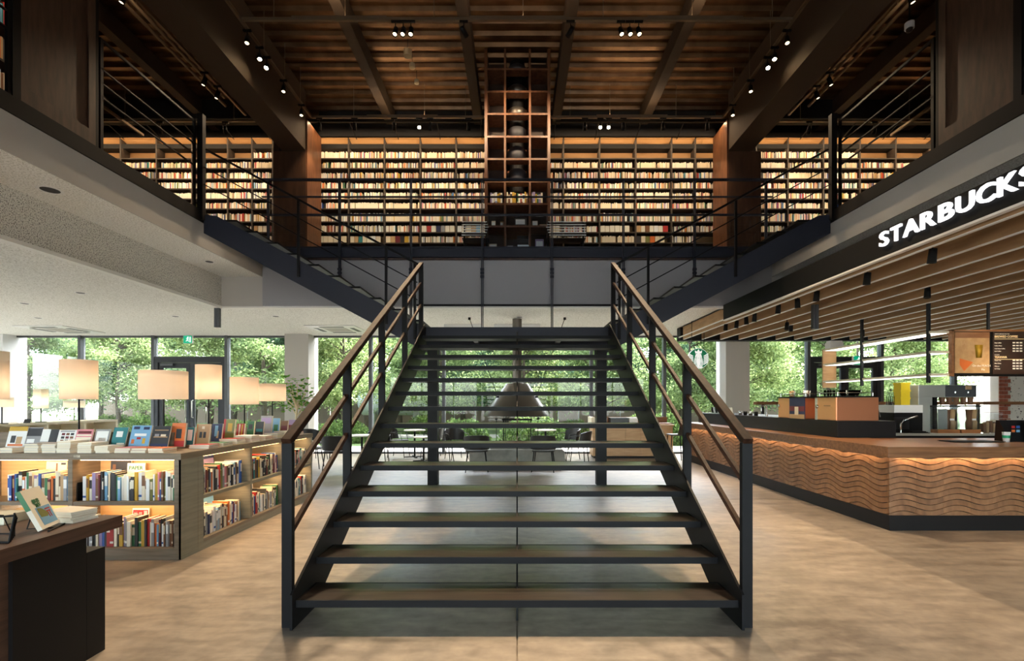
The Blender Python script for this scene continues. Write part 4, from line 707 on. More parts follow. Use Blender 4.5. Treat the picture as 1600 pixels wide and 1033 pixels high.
# potted tree standing on the floor beyond the island end
X, Y = PX(464, 7.75), 7.75; pt = thing('potted_tree', 'small green leafy tree with a pale twisted stem beyond the end of the book island', 'plant', (X, Y, 0))
MB().lathe([(.001, .001), (.13, .001), (.17, .36), (.15, .36), (.15, .32), (.001, .32)], (X, Y, 0), 24).build('pot', 'pot_grey', pt); MB().cyl((X, Y), .15, .30, .325, 16).build('soil', 'soil', pt)
stm = MB(); tips = []
stm.tube([(X, Y, .32), (X + .02, Y, .8), (X - .02, Y, 1.15), (X, Y, 1.34)], [.024, .02, .018, .016], 8)
rp = random.Random(5)
for k in range(12):
    a = k * 2.4; hh = .26 + .22 * (k % 4) / 3; rr = .10 + .13 * rp.random(); b0 = Vector((X, Y, 1.22 if k % 3 == 0 else 1.34)); mid = b0 + Vector((math.cos(a) * rr * .6, math.sin(a) * rr * .6, hh * .45)); e = b0 + Vector((math.cos(a) * rr * 1.25, math.sin(a) * rr * 1.25, hh * (.35 if k % 3 == 0 else 1)))
    stm.tube([b0, mid, e], [.011, .008, .004], 6); tips += [mid, e, (mid + e) / 2]
stm.build('stem', 'plant_stem', pt)
lf = MB()
for p in tips:
    for k in range(8):
        c = p + Vector((rp.gauss(0, .045), rp.gauss(0, .045), rp.gauss(.01, .035))); L = rp.uniform(.05, .085); M = Matrix.Translation(c) @ Matrix.Rotation(rp.uniform(0, 6.3), 4, 'Z') @ Matrix.Rotation(rp.uniform(-.7, .7), 4, 'X')
        q = [M @ Vector(v) for v in ((0, 0, 0), (L * .45, L * .35, .006), (L * .3, L * .8, .004), (0, L, -.004), (-L * .3, L * .8, .004), (-L * .45, L * .35, .006))]; lf.add(q, [(0, 1, 2, 3, 4, 5)])
o = lf.build('foliage', 'leaf_indoor', pt); o['kind'] = 'stuff'
# ------------------------------------------------------------------ pale low bookcase behind
XC = -8.3; lb = thing('low_bookcase', 'pale low bookcase near the window wall behind the island', 'bookcase', (XC - .2, 8.8, 0))
MB().box(XC - .5, XC, 6.6, 10.05, 1.05, 1.09).build('top', 'pale_wood', lb); MB().box(XC - .48, XC - .46, 6.6, 10.05, 0, 1.05).build('back_panel', 'pale_wood', lb)
for Y in (6.62, 7.6, 8.55, 9.3, 10.03): MB().box(XC - .46, XC, Y - .02, Y + .02, 0, 1.05).build('upright', 'pale_wood', lb)
for z in (.06, .55): MB().box(XC - .46, XC - .01, 6.64, 10.01, z, z + .03).build('shelf', 'pale_wood', lb)
for x, y0, y1, y2, wpx, Y, lab, sq in ((64, 608, 638, 656, 12.5, 8.6, 'slim square paper lamp glowing on the pale low bookcase', True), (116, 626, 637, 654, 26, 9.4, 'small wide white lamp on the pale low bookcase', False), (3, 621, 636, 660, 26, 7.95, 'wide white lamp at the picture edge on the pale low bookcase', False)):
    lamp(PX(x, Y), Y, 1.09, PZ(y1, Y), PZ(y0, Y), wpx * Y / F / 2, lab, 'shade_paper', 1.2, sq=sq)
t = thing('tablet_stand', 'small black tablet on a stand on the pale low bookcase', 'tablet', (PX(41, 8.25), 8.25, 1.09)); X, Y = PX(41, 8.25), 8.25
MB().hexa([(X - .055, Y, 1.092), (X + .055, Y, 1.092), (X + .055, Y + .01, 1.092), (X - .055, Y + .01, 1.092), (X - .06, Y + .03, 1.16), (X + .05, Y + .03, 1.16), (X + .05, Y + .04, 1.16), (X - .06, Y + .04, 1.16)]).build('screen', 'black_plastic', t); MB().box(X - .03, X + .03, Y, Y + .06, 1.0905, 1.095).build('foot', 'matte_black', t)
t = thing('paper_lantern', 'tall glowing paper floor lantern before the left white column', 'lamp', (PX(0, 9.5), 9.5, 0)); X, Y = PX(-4, 9.5), 9.5
MB().box(X - .12, X + .12, Y - .12, Y + .12, 1.55, 2.45).build('shade', 'shade_linen', t); MB().cyl((X, Y), .012, .02, 1.55, 10).build('pole', 'matte_black', t); MB().cyl((X, Y), .15, .0005, .02, 20).build('base', 'matte_black', t)
# ------------------------------------------------------------------ foreground table
TZt = .789; tb = thing('display_table', 'dark wooden display table with black panel base in the foreground', 'table', (-3.0, 2.0, 0)); TX = -2.317
for k in range(9): MB().box(TX - .215 * (k + 1) + .002, TX - .215 * k, .9, 2.84, TZt - .067, TZt).build('plank', 'table_wood', tb)
MB().box(-4.2, -2.42, 2.32, 2.717, 0, TZt - .068).build('base_block', 'table_black', tb); MB().box(-4.2, -2.42, 2.720, 2.84, 0, .605).build('low_block', 'table_black', tb); MB().box(-4.2, -2.44, 1.0, 2.319, 0, TZt - .068).build('wood_base', 'table_wood', tb)
k = 2.42 / F; bz = TZt + .012
ob = MB().box(0, .122, 0, .016, 0, .178).mesh('easel_book', ['book ivory']); Xo, Yo = -2.411, 2.457
eb = link('easel_book', ob, None, (Xo, Yo, TZt + .014), (R(-22), R(0), 0)); tag(eb, 'white photo book with a lake and shrine gate propped on the dark table', 'book')
# shear-free tilt of the cover as photographed: leaning back and rolled to the left
eb.rotation_euler = (R(-24), 0, R(110.7)); eb.scale = (1.42, 1.3, 1.24)
def ep(nm, u0, u1, v0, v1, c, yy=-.001): link(nm, MB().box(.122 * u0, .122 * u1, yy, 0, .178 * v0, .178 * v1).mesh(nm, ['book ' + c]), eb)
ep('cover_photo', .2, .93, .08, .52, 'sky blue'); link('cover_print', MB().add([(.03, -.0016, .05), (.03, -.0016, .09), (.055, -.0016, .086), (.085, -.0016, .06), (.07, -.0016, .045)], [(0, 1, 2, 3, 4)]).mesh('cover_print', ['book olive']), eb)
ep('cover_print', .62, .82, .36, .39, 'red', -.0022); ep('cover_print', .66, .685, .22, .36, 'red', -.0022); ep('cover_print', .76, .785, .22, .36, 'red', -.0022); ep('cover_print', .6, .84, .42, .45, 'red', -.0022)
link('cover_title', text_mesh('軽井', .022, .0006, 'book green', .0006), eb, (.028, -.0014, .112), (R(90), 0, 0)); link('cover_title', text_mesh('旅手', .017, .0006, 'book green', .0005), eb, (.034, -.0014, .096), (R(90), 0, 0))
link('spine_strip', MB().box(-.0008, 0, .0, .016, .09, .178).mesh('spine_strip', ['book green']), eb)
t = thing('book_easel', 'small black wire easel under the propped photo book', 'easel', (Xo, Yo + .03, TZt)); MB().tube([(Xo + .02, Yo + .01, TZt + .005), (Xo - .04, Yo + .16, TZt + .005)], .005, 6).build('front_bar', 'matte_black', t); MB().tube([(Xo - .01, Yo + .08, TZt + .005), (Xo - .13, Yo + .05, TZt + .005), (Xo - .10, Yo + .06, TZt + .12)], .004, 6).build('back_strut', 'matte_black', t)
stack(PX(110, 2.72), 2.72, 4, .14, .20, ['ivory', 'ivory', 'tan', 'ivory'], 'on the dark table behind the propped photo book', R(80), .013, TZt)
t = thing('wire_rack', 'open black wire rack on the dark table', 'rack', (-2.75, 2.2, TZt)); 
def wp(x, y, Y): return Vector((PX(x, Y), Y, PZ(y, Y)))
ra = [wp(-20, 838, 2.18), wp(40, 839, 2.2), wp(46, 797, 2.25), wp(-20, 812, 2.2)]
ra = [Vector((-2.70, 2.27, TZt + .005)), Vector((-2.385, 2.27, TZt + .005)), Vector((-2.40, 2.31, TZt + .12)), Vector((-2.70, 2.31, TZt + .10))]
for a_, b_ in ((0, 1), (1, 2), (2, 3)): MB().tube([ra[a_], ra[b_]], .005, 6).build('wire', 'matte_black', t)
for q in range(4): MB().tube([(-2.39 - q * .025, 2.28 + q * .03, TZt + .005), (-2.40 - q * .035, 2.32 + q * .03, TZt + .11)], .004, 6).build('wire', 'matte_black', t)
MB().tube([(-2.75, 2.42, TZt + .005), (-2.53, 2.42, TZt + .005), (-2.53, 2.38, TZt + .105), (-2.75, 2.38, TZt + .105)], .004, 6).build('wire', 'matte_black', t)
t = thing('acrylic_tray', 'clear acrylic tray holding pale leaflets at the table edge', 'tray', (-2.7, 2.48, TZt)); MB().box(-2.98, -2.76, 2.60, 2.76, TZt + .001, TZt + .075).build('acrylic_cover', 'clear_acrylic', t); MB().box(-2.97, -2.77, 2.61, 2.75, TZt + .002, TZt + .05).build('leaflets', 'paper', t)
# ================================================================== CAFE COUNTER (right)
KX, KY, KT = 4.18, 5.435, .95
ct = thing('cafe_counter', 'long wooden cafe counter clad in wavy carved strips with a dark kick base', 'counter', (KX + 1, KY + 1, 0))
XE, YE = 8.4, 12.0
MB().box(KX + .05, XE, KY + .05, KY + .7, .15, .838).box(KX + .05, KX + .7, KY + .7, YE, .15, .838).build('carcass', 'counter_wood', ct)
MB().box(KX + .02, XE, KY + .02, KY + .7, 0, .158).box(KX + .02, KX + .7, KY + .7, YE, 0, .158).build('kick_base', 'table_black', ct)
NP, PWd, AMP, PIT = 8, .3075, .0325, .0675
def wave_piece(ph):
    m = MB(); ns = 8; v = []
    zt_ = lambda u: PIT * .84 + AMP * math.sin(math.pi * u + ph); zb_ = lambda u: AMP * math.sin(math.pi * u + ph)
    for i in range(ns + 1):
        u = i / ns; x = u * PWd * .997
        v += [(x, 0, zb_(u)), (x, .028, zb_(u)), (x, .028, zt_(u)), (x, .006, zt_(u))]
    fs = [(4 * i + k, 4 * i + (k + 1) % 4, 4 * i + 4 + (k + 1) % 4, 4 * i + 4 + k) for i in range(ns) for k in range(4)] + [(0, 1, 2, 3), (4 * ns, 4 * ns + 3, 4 * ns + 2, 4 * ns + 1)]
    return m.add(v, fs).mesh('wave_strip', 'wave_wood')
wm = [wave_piece(0), wave_piece(math.pi)]
MB().box(KX + .02 + 7 * PWd + .002, XE, KY + .024, KY + .05, .172, .838).build('plain_front_board', 'wave_wood', ct)
for p in range(7):
    for k in range(-1, 10): link('wave_strip', wm[p % 2], ct, Vector((KX + .02 + p * PWd, KY + .022, .195 + k * PIT * .96)) - ct.location)
MB().box(KX + .015, KX + .05, KY + .03 + 20 * PWd, YE, .172, .838).build('end_board', 'counter_wood', ct)
for p in range(20):
    for k in range(-1, 10): link('wave_strip', wm[(p + 1) % 2], ct, Vector((KX + .022, KY + .03 + (p + 1) * PWd, .195 + k * PIT * .96)) - ct.location, (0, 0, R(-90)))
MB().box(KX + .012, XE, KY + .012, KY + .021, .06, .172).box(KX + .012, KX + .021, KY + .021, YE, .06, .172).build('kick_rail', 'table_black', ct)
MB().box(KX + .05, XE, KY + .046, KY + .05, .19, .838).box(KX + .046, KX + .05, KY + .05, YE, .19, .838).build('groove_backing', 'table_black', ct)  # black sheet paints the shade in the grooves between strips
MB().box(KX - .01, XE, KY - .022, KY - .012, .832, .84).box(KX - .022, KX - .012, KY, YE, .832, .84).build('led_strip', 'led', ct)
area('counter_led', (KX + 1.9, KY - .01, .828), (KX + 1.9, KY + .06, 0), 3.6, .02, 5, (1, .70, .40))
l = area('counter_led', (KX - .01, 8.7, .828), (KX + .02, 8.7, 0), .02, 6.2, 5, (1, .70, .40)); l.rotation_euler = (0, R(6), 0)
wt = thing('counter_worktop', 'thick oak worktop running along the cafe counter', 'worktop', (KX + 1, KY + 1, KT))
MB().box(KX - .04, XE, KY - .04, 6.72, .84, KT).box(KX - .04, XE, KY - .04, KY - .03, .826, .84).build('front_run', 'counter_wood', wt, .004); MB().box(KX - .04, KX + .75, 6.721, YE + .05, .84, KT).box(KX - .04, KX - .03, KY - .03, YE + .05, .826, .84).build('side_run', 'counter_wood', wt, .004)
rb = thing('raised_bar', 'raised black plinth on the cafe worktop carrying the espresso machines', 'bar plinth', (4.9, 9, KT))
MB().box(4.50, 5.32, 6.79, YE, KT + .0005, 1.184).build('plinth_box', 'table_black', rb, .003)
# copper espresso machines
def machine(Ya, Yb, lab, pic):
    t = thing('espresso_machine', lab, 'espresso machine', (4.9, (Ya + Yb) / 2, 1.184)); z = 1.184
    MB().box(4.53, 5.13, Ya, Yb, z + .001, z + .335).build('body', 'copper', t, .006)
    MB().box(4.522, 4.53, Ya + .01, Yb - .01, z + .01, z + .33).build('side_panel', 'copper_light', t); spn = [c for c in children(t) if c.name.startswith('side_panel')][0]; MB().box(4.51, 5.10, Ya - .012, Yb + .012, z + .335, z + .352).build('cup_rail_tray', 'matte_black', t)
    if pic:
        MB().box(4.515, 4.522, Ya - .03, Ya + .40, z + .0, z + .335).build('picture_panel', 'book navy', t); MB().box(4.512, 4.515, Ya - .02, Ya + .39, z + .12, z + .2).build('picture_panel', 'book maroon', t); MB().box(4.512, 4.515, Ya - .02, Ya + .39, z + .0, z + .07).build('picture_panel', 'book tan', t); MB().box(4.510, 4.513, Ya + .14, Ya + .24, z + .06, z + .19).build('picture_panel', 'book cream', t)
    else:
        MB().box(4.45 + .065, 4.522, Yb - .03, Yb + .02, z + .0, z + .33).build('steel_edge', 'steel', t)
    MB().box(4.515, 4.522, Ya + .12, Ya + .26, z + .21, z + .216).build('maker_badge', 'frame_dark', spn)
    MB().lathe([(.001, 0), (.03, 0), (.03, .012), (.001, .012)], (0, 0, 0), 16).xform(Matrix.Translation((4.522, Yb - .03, z + .2)) @ Matrix.Rotation(R(-90), 4, 'Y')).build('knob', 'chrome', spn)
    m = MB(); 
    for k in range(4): m.tube([(4.56 + .5 * (k % 2), Ya + .02 + (Yb - Ya - .04) * (k // 2), z + .352), (4.56 + .5 * (k % 2), Ya + .02 + (Yb - Ya - .04) * (k // 2), z + .40)], .006, 6)
    m.tube([(4.56, Ya + .02, z + .4), (4.56, Yb - .02, z + .4), (5.06, Yb - .02, z + .4), (5.06, Ya + .02, z + .4), (4.56, Ya + .02, z + .4)], .006, 6); m.build('cup_rail', 'chrome', t)
    for k in range(2): MB().tube([(5.13, Ya + .12 + k * .2, z + .2), (5.2, Ya + .12 + k * .2, z + .19), (5.24, Ya + .12 + k * .2, z + .05)], .008, 6).build('steam_pipe', 'chrome', t)
    return t
machine(6.86, 7.31, 'copper espresso machine with clear bowls on its top at the worktop corner', False); machine(7.62, 8.38, 'copper espresso machine with a picture panel on its side', True)
for q, (X, Y) in enumerate(((4.62, 7.22), (4.72, 7.24), (5.0, 7.22))):
    t = link('glass_cup', MB().lathe([(.001, 0), (.032, 0), (.04, .09), (.037, .09), (.03, .006), (.001, .006)], (0, 0, 0), 16).mesh('glass_cup', 'clear_acrylic'), None, (X, Y, 1.5368)); tag(t, 'clear glass cup standing on the corner copper espresso machine', 'cup', 'glass cups on the corner espresso machine')
o = MB().lathe([(.001, 0), (.09, .0), (.13, .085), (.126, .085), (.088, .005), (.001, .005)], (0, 0, 0), 28).build('glass_bowl', 'clear_acrylic'); o.location = (4.80, 6.98, 1.5368); o.scale = (1.25, .8, 1); tag(o, 'clear shallow bowl on top of the corner espresso machine', 'bowl')
for q in range(5):
    t = link('paper_cup', MB().lathe([(.001, 0), (.028, 0), (.038, .10), (.001, .10)], (0, 0, 0), 14).mesh('paper_cup', ['book ' + ('white', 'brown', 'white', 'tan', 'white')[q]]), None, (4.62 + .1 * (q % 3), 7.75 + .13 * q, 1.5368)); tag(t, ('white', 'brown', 'white', 'tan', 'white')[q] + ' cup standing on the pictured espresso machine', 'cup', 'cups on the pictured espresso machine')
# rack with dark plates, tap and jars at the far end of the bar
t = thing('lid_rack', 'rack of dark lids standing at the far end of the raised bar', 'rack', (4.62, 11.0, 1.184))
MB().box(4.54, 4.72, 10.5, 11.5, 1.185, 1.20).build('tray', 'steel', t)
for k in range(8): MB().hexa([(4.56, 10.52 + k * .11, 1.20), (4.70, 10.52 + k * .11, 1.20), (4.70, 10.55 + k * .11, 1.20), (4.56, 10.55 + k * .11, 1.20), (4.56, 10.57 + k * .11, 1.33), (4.70, 10.57 + k * .11, 1.33), (4.70, 10.60 + k * .11, 1.33), (4.56, 10.60 + k * .11, 1.33)]).build('lid_stack', 'matte_black' if k % 2 else 'white_plastic', t)
t = thing('gooseneck_tap', 'small chrome gooseneck tap on the raised bar behind the pictured espresso machine', 'tap', (4.6, 8.9, 1.184)); MB().tube([(4.62, 8.95, 1.185)] + [(4.62 - .05 + .05 * math.cos(a * .35), 8.95, 1.33 + .05 * math.sin(a * .35)) for a in range(10)] + [(4.52, 8.95, 1.28)], .009, 8).build('spout', 'chrome', t); MB().cyl((4.62, 8.95), .02, 1.1845, 1.22, 12).build('base', 'chrome', t)
for q in range(4):
    o = link('storage_jar', MB().lathe([(.001, 0), (.035, 0), (.035, .07), (.028, .08), (.001, .08)], (0, 0, 0), 14).mesh('storage_jar', 'chrome' if q % 2 else 'matte_black'), None, (4.62, 9.35 + q * .22, 1.1845)); tag(o, 'small %s jar on the raised bar between the lid rack and the tap' % ('chrome' if q % 2 else 'black'), 'jar', '%s jars on the raised bar' % ('chrome' if q % 2 else 'black'))
# back bar with machines
bb = thing('back_bar', 'dark back bar cabinet behind the cafe worktop', 'counter', (7.5, 8.6, 0)); MB().box(5.9, 10.5, 7.9, 8.6, 0, .90).build('cabinet', 'table_black', bb); MB().box(5.88, 10.52, 7.88, 8.62, .90, .94).build('top', 'steel', bb)
k = 8.0 / F
t = thing('coffee_brewer', 'tall grey drip coffee brewer with a wide head on the back bar', 'coffee machine', (PX(1470, 8.1), 8.1, .94)); xa, xm, xb = PX(1435, 8.05), PX(1477, 8.05), PX(1525, 8.05)
hd_ = MB().box(xa, xb, 8.05, 8.5, 1.53, 1.735).build('head', 'steel', t, .005); MB().box(xa, PX(1457, 8.05), 8.05, 8.5, .942, 1.53).build('column', 'steel', t, .005); MB().box(PX(1457.5, 8.1), PX(1463, 8.1), 8.08, 8.5, .942, 1.53).build('black_column', 'matte_black', t)
MB().box(xm, xb, 8.042, 8.05, 1.54, 1.73).build('control_panel', 'frame_grey', hd_); MB().box(PX(1512, 8.0), PX(1521, 8.0), 8.03, 8.042, 1.66, 1.72).build('display_badge', 'book tan', hd_)
for q in (1493, 1513): MB().cyl((PX(q, 8.03), 8.036), .014, 1.60, 1.625, 10).build('dial', 'chrome', hd_)
for q in (1472, 1483, 1494, 1505, 1516): MB().lathe([(.03, 1.40), (.045, 1.53)], (PX(q, 8.15), 8.15, 0), 12).build('filter_cup', 'book brown', t)
MB().box(PX(1463, 8.1), xb, 8.1, 8.5, .942, .97).build('base', 'frame_dark', t)
for x0, x1, lab in ((1463, 1497, 'clear-sided blender box with a pale steel panel nearest the brewer column'), (1500, 1530, 'clear-sided blender box under the brewer end')):
    t = thing('blender_box', lab, 'blender', (PX((x0 + x1) / 2, 7.95), 7.95, .94)); a, b_ = PX(x0, 7.93), PX(x1, 7.93); w_ = b_ - a
    MB().box(a, b_, 7.90, 8.04, .941, 1.0).build('base', 'menu_wood', t); MB().box(a, b_, 7.90, 8.04, 1.0, 1.37).build('acrylic_cover', 'clear_acrylic', t); MB().box(a - .005, b_ + .005, 7.89, 8.045, 1.37, 1.395).build('lid', 'frame_dark', t)
    if x0 == 1463: MB().box(a + .005, a + .16, 7.905, 7.915, 1.01, 1.34).build('steel_panel', 'steel', t)
    for q in (.58, .82): MB().lathe([(.001, 1.0), (.045, 1.0), (.05, 1.12), (.035, 1.16), (.05, 1.33), (.001, 1.33)], (a + w_ * q, 7.97, 0), 12).build('blender_jar', 'book brown' if q < .7 else 'book tan', t)
    MB().box(a + w_ * .55, a + w_ * .75, 7.898, 7.90, 1.15, 1.18).build('label_plate', 'white_plastic', t)
t = thing('oven', 'black countertop oven on the back bar beside the chrome tap', 'oven', (PX(1405, 8.1), 8.1, .94)); MB().box(PX(1390, 8.1), PX(1434, 8.1), 8.0, 8.4, .941, 1.27).build('body', 'matte_black', t, .006); MB().box(PX(1396, 8.0), PX(1420, 8.0), 7.99, 8.0, 1.0, 1.2).build('door_window', 'black_plastic', t); MB().box(PX(1390, 8.1), PX(1434, 8.1), 8.0, 8.4, 1.275, 1.40).build('top_shelf', 'white_plastic', t)
t = thing('chrome_tap', 'bent chrome tap over the sink by the black oven', 'tap', (PX(1405, 7.7), 7.92, .94)); MB().tube([(PX(1406, 7.95), 7.93, .94), (PX(1406, 7.95), 7.93, 1.10), (PX(1412, 7.95), 7.93, 1.16), (PX(1432, 7.95), 7.93, 1.22)], .014, 8).build('spout', 'chrome', t)
for q, (x, Y) in enumerate(((1403, 8.2), (1401, 8.3))): pass
for q in range(3):
    o = MB().box(-.075, .075, -.08, .08, 0, .115).box(-.085, .085, -.085, .085, .10, .125).build('yellow_container', 'yellow_crate'); o.location = (PX(1409, 8.2), 8.2, 1.4005 + q * .1255); o.scale = (1, 1, 1); tag(o, 'yellow plastic container in the stack on the black oven, ' + ('lowest', 'middle', 'topmost')[q], 'container')
for q in range(3):
    o = link('glass_bottle', MB().lathe([(.001, 0), (.03, 0), (.03, .14), (.012, .18), (.012, .22), (.001, .22)], (0, 0, 0), 14).mesh('glass_bottle', 'clear_acrylic'), None, (PX(1389 + q * 4, 8.2) - .02, 8.10 + .1 * q, 1.4005)); tag(o, 'clear glass bottle beside the yellow containers', 'bottle', 'glass bottles beside the yellow containers')
for q in range(4):
    X = PX(1541 + q * 13, 8.2); o = link('paper_cup_stack', MB().lathe([(.001, 0), (.04, 0), (.05, .10), (.045, .10), (.055, .16 + .05 * (q % 2)), (.001, .16 + .05 * (q % 2))], (0, 0, 0), 14).mesh('paper_cup_stack', 'book tan' if q % 2 == 0 else 'book cream'), None, (X, 8.2, .9405)); tag(o, ('tan ' if q % 2 == 0 else 'cream ') + 'stack of paper cups on the back bar beside the brewer', 'cups', ('tan' if q % 2 == 0 else 'cream') + ' paper cup stacks on the back bar')
t = thing('pastry_case', 'low clear display case with brown packets on the back bar under the menu', 'display case', (PX(1560, 8.1), 8.0, .94)); a, b_ = PX(1532, 7.95), PX(1562, 7.95)
MB().box(a, b_, 7.90, 8.05, .941, 1.28).build('acrylic_cover', 'clear_acrylic', t)
for q in range(5): MB().box(a + .03 + q * .055, a + .07 + q * .055, 7.93, 8.0, .95, 1.1 + .02 * (q % 3)).build('packet', 'book tan' if q % 2 else 'book brown', t)
# items on the front worktop
t = thing('order_terminal', 'black till terminal with a tilted display on the worktop', 'till', (PX(1585, 6.2), 6.2, KT)); X = PX(1590, 6.2)
MB().hexa([(X - .20, 6.1, KT + .001), (X + .25, 6.1, KT + .001), (X + .25, 6.3, KT + .001), (X - .20, 6.3, KT + .001), (X - .28, 6.16, KT + .27), (X + .2, 6.16, KT + .27), (X + .2, 6.2, KT + .27), (X - .28, 6.2, KT + .27)]).build('menu_stand', 'black_plastic', t)
MB().hexa([(X - .02, 6.0, KT + .001), (X + .3, 6.0, KT + .001), (X + .3, 6.09, KT + .001), (X - .02, 6.09, KT + .001), (X - .04, 6.04, KT + .25), (X + .3, 6.04, KT + .25), (X + .3, 6.09, KT + .25), (X - .04, 6.09, KT + .25)]).build('screen', 'matte_black', t)
for q in range(4): MB().box(X - .16 + (q % 2) * .06, X - .12 + (q % 2) * .06, 6.115, 6.119, KT + .12 + (q // 2) * .05, KT + .15 + (q // 2) * .05).build('icon_print', ('book orange', 'book sky blue', 'book red', 'book blue')[q], t)
o = MB().lathe([(.001, 0), (.03, 0), (.04, .12), (.042, .125), (.001, .125)], (0, 0, 0), 18).build('paper_cup', 'white_plastic'); o.location = (PX(1566, 6.1), 6.05, KT + .0005); tag(o, 'white paper cup with a green mark beside the till', 'cup'); link('cup_mark', MB().lathe([(.0358, .05), (.0378, .085)], (0, 0, 0), 18).mesh('cup_mark', 'logo_green'), o)
o = MB().box(-.3, .3, -.12, .12, 0, .006).box(-.31, .31, -.13, .13, .006, .012).build('counter_mat', 'matte_black'); o.location = (PX(1535, 5.95), 6.1, KT + .0005); tag(o, 'flat black mat on the worktop in front of the till', 'mat')
t = thing('tray_pile', 'pile of black trays behind the worktop near the raised bar', 'trays', (PX(1450, 7.0), 7.0, .9)); 
for q in range(3): MB().box(PX(1415, 7.9) + q * .05, PX(1452, 7.9) - q * .03, 7.89, 7.99, .9405 + q * .012, .951 + q * .012).build('tray', 'matte_black', t)
# ------------------------------------------------------------------ wall shelves and menu boards
SX0, SY0 = 6.42, 7.5
sh = thing('hanging_shelves', 'three-tier hanging oak shelf unit turning the corner above the back bar', 'shelf', (SX0, 8.8, 1.85))
for z in (2.52, 2.21, 1.86):
    MB().box(SX0, SX0 + .28, SY0, 10.15, z, z + .035).build('shelf_board', 'pale_wood', sh); MB().box(SX0 + .281, SX0 + .318, SY0, SY0 + .03, z, z + .04).build('shelf_board', 'menu_wood', sh)
    MB().box(SX0 + .02, SX0 + .26, SY0 + .02, 10.1, z - .006, z).build('led_panel', 'led_white', sh)
MB().box(SX0, SX0 + .28, 10.15, 10.18, 1.75, 2.555).build('end_board', 'oak', sh)
for Y in (SY0 + .04, 9.0): MB().box(SX0 - .01, SX0 + .03, Y, Y + .04, 1.75, 3.0).build('hanger_post', 'frame_dark', sh)
o = MB().box(-.14, .14, -.09, .09, 0, .12).box(-.12, .12, -.08, .08, .12, .16).build('white_appliance', 'white_plastic', None, .01); o.location = (SX0 + .15, 10.02, 2.5555); tag(o, 'small white appliance standing on the end of the hanging shelves', 'appliance')
mbd = thing('menu_board', 'wood-framed pair of cafe menu boards with poster and price list', 'menu board', (8, SY0, 1.85)); mx0 = PX(1487, SY0); z0, z1 = 1.85, 2.575
MB().box(mx0, mx0 + .04, SY0, SY0 + .06, z0, z1).box(mx0, mx0 + 3, SY0, SY0 + .06, z1 - .03, z1).build('frame', 'menu_wood', mbd); MB().box(mx0 + .04, mx0 + 3, SY0 + .02, SY0 + .06, z0, z1 - .03).build('backing', 'matte_black', mbd)
pa, pb = PX(1493, SY0), PX(1547, SY0); MB().box(pa, pb, SY0 + .008, SY0 + .02, PZ(583, SY0), PZ(519, SY0)).build('poster', 'menu_poster', mbd); pst = [c for c in children(mbd) if c.name.startswith('poster')][0]; MB().box(pa, pb, SY0 + .006, SY0 + .008, PZ(528, SY0), PZ(519, SY0)).build('poster_header', 'menu_wood', pst)
link('poster_lettering', text_mesh('PEACH', .085, .001, 'book tan', .001), pst, Vector((PX(1496, SY0), SY0 + .006, PZ(539, SY0))), (R(90), 0, 0)); link('poster_lettering', text_mesh('On the PEACH', .045, .001, 'menu_white', 0), pst, Vector((PX(1520, SY0), SY0 + .006, PZ(573, SY0))), (R(90), 0, 0)); link('poster_lettering', text_mesh('Pie', .045, .001, 'menu_white', 0), pst, Vector((PX(1534, SY0), SY0 + .006, PZ(579, SY0))), (R(90), 0, 0))
MB().lathe([(.001, 0), (.045, 0), (.065, .20), (.001, .20)], (0, 0, 0), 4).xform(Matrix.Translation((PX(1530, SY0), SY0 + .006, PZ(559, SY0))) @ Matrix.Diagonal((1, .02, 1, 1))).build('poster_print', 'book mustard', pst)
MB().add([(PX(1500, SY0), SY0 + .006, PZ(560, SY0)), (PX(1521, SY0), SY0 + .006, PZ(566, SY0)), (PX(1507, SY0), SY0 + .006, PZ(580, SY0)), (PX(1500, SY0), SY0 + .006, PZ(570, SY0))], [(0, 1, 2, 3)]).build('poster_print', 'book orange', pst)
MB().box(PX(1552, SY0), PX(1552, SY0) + 1.1, SY0 + .008, SY0 + .02, PZ(584.5, SY0), PZ(518, SY0)).build('price_panel', 'menu_brown', mbd); ppn = [c for c in children(mbd) if c.name.startswith('price_panel')][0]
def mt(txt, x, y, size, m): link('menu_lettering', text_mesh(txt, size, .0008, m, .0006 if size > .03 else .0002), ppn, Vector((PX(x, SY0), SY0 + .006, PZ(y, SY0))), (R(90), 0, 0))
mt('HOW IT BREWED FOR YOU', 1555, 522.5, .018, 'menu_white'); mt('BREWED COFFEE', 1554.5, 527.5, .047, 'menu_cream'); mt('FEATURED', 1554.5, 555, .016, 'menu_white'); mt('TEAVANA', 1554.5, 559.5, .043, 'menu_cream')
for i, y in enumerate((536.5, 541, 545.5, 549.5, 564, 568.5, 573, 577)):
    mt(('Drip Coffee', 'Coffee Misto', 'Cold Brew Coffee', 'Iced Coffee', 'Classic Tea', 'Mint Citrus', 'Hibiscus', 'Earl Grey')[i], 1554.5, y, .022, 'menu_white')
    for q in range(3): MB().box(PX(1583 + q * 5.5, SY0), PX(1587 + q * 5.5, SY0), SY0 + .0065, SY0 + .0075, PZ(y, SY0), PZ(y - 2, SY0)).build('price_mark', 'menu_white', ppn)
MB().box(PX(1554.5, SY0), PX(1554.5, SY0) + .9, SY0 + .0065, SY0 + .0075, PZ(530, SY0), PZ(529.4, SY0)).build('rule_line', 'menu_cream', ppn); MB().box(PX(1554.5, SY0), PX(1554.5, SY0) + .9, SY0 + .0065, SY0 + .0075, PZ(561.8, SY0), PZ(561.2, SY0)).build('rule_line', 'menu_cream', ppn)
for x in (PX(1546, SY0), mx0 + 2.2): MB().box(x, x + .03, SY0 + .02, SY0 + .05, z1, 3.05).build('hanger_post', 'frame_dark', mbd)
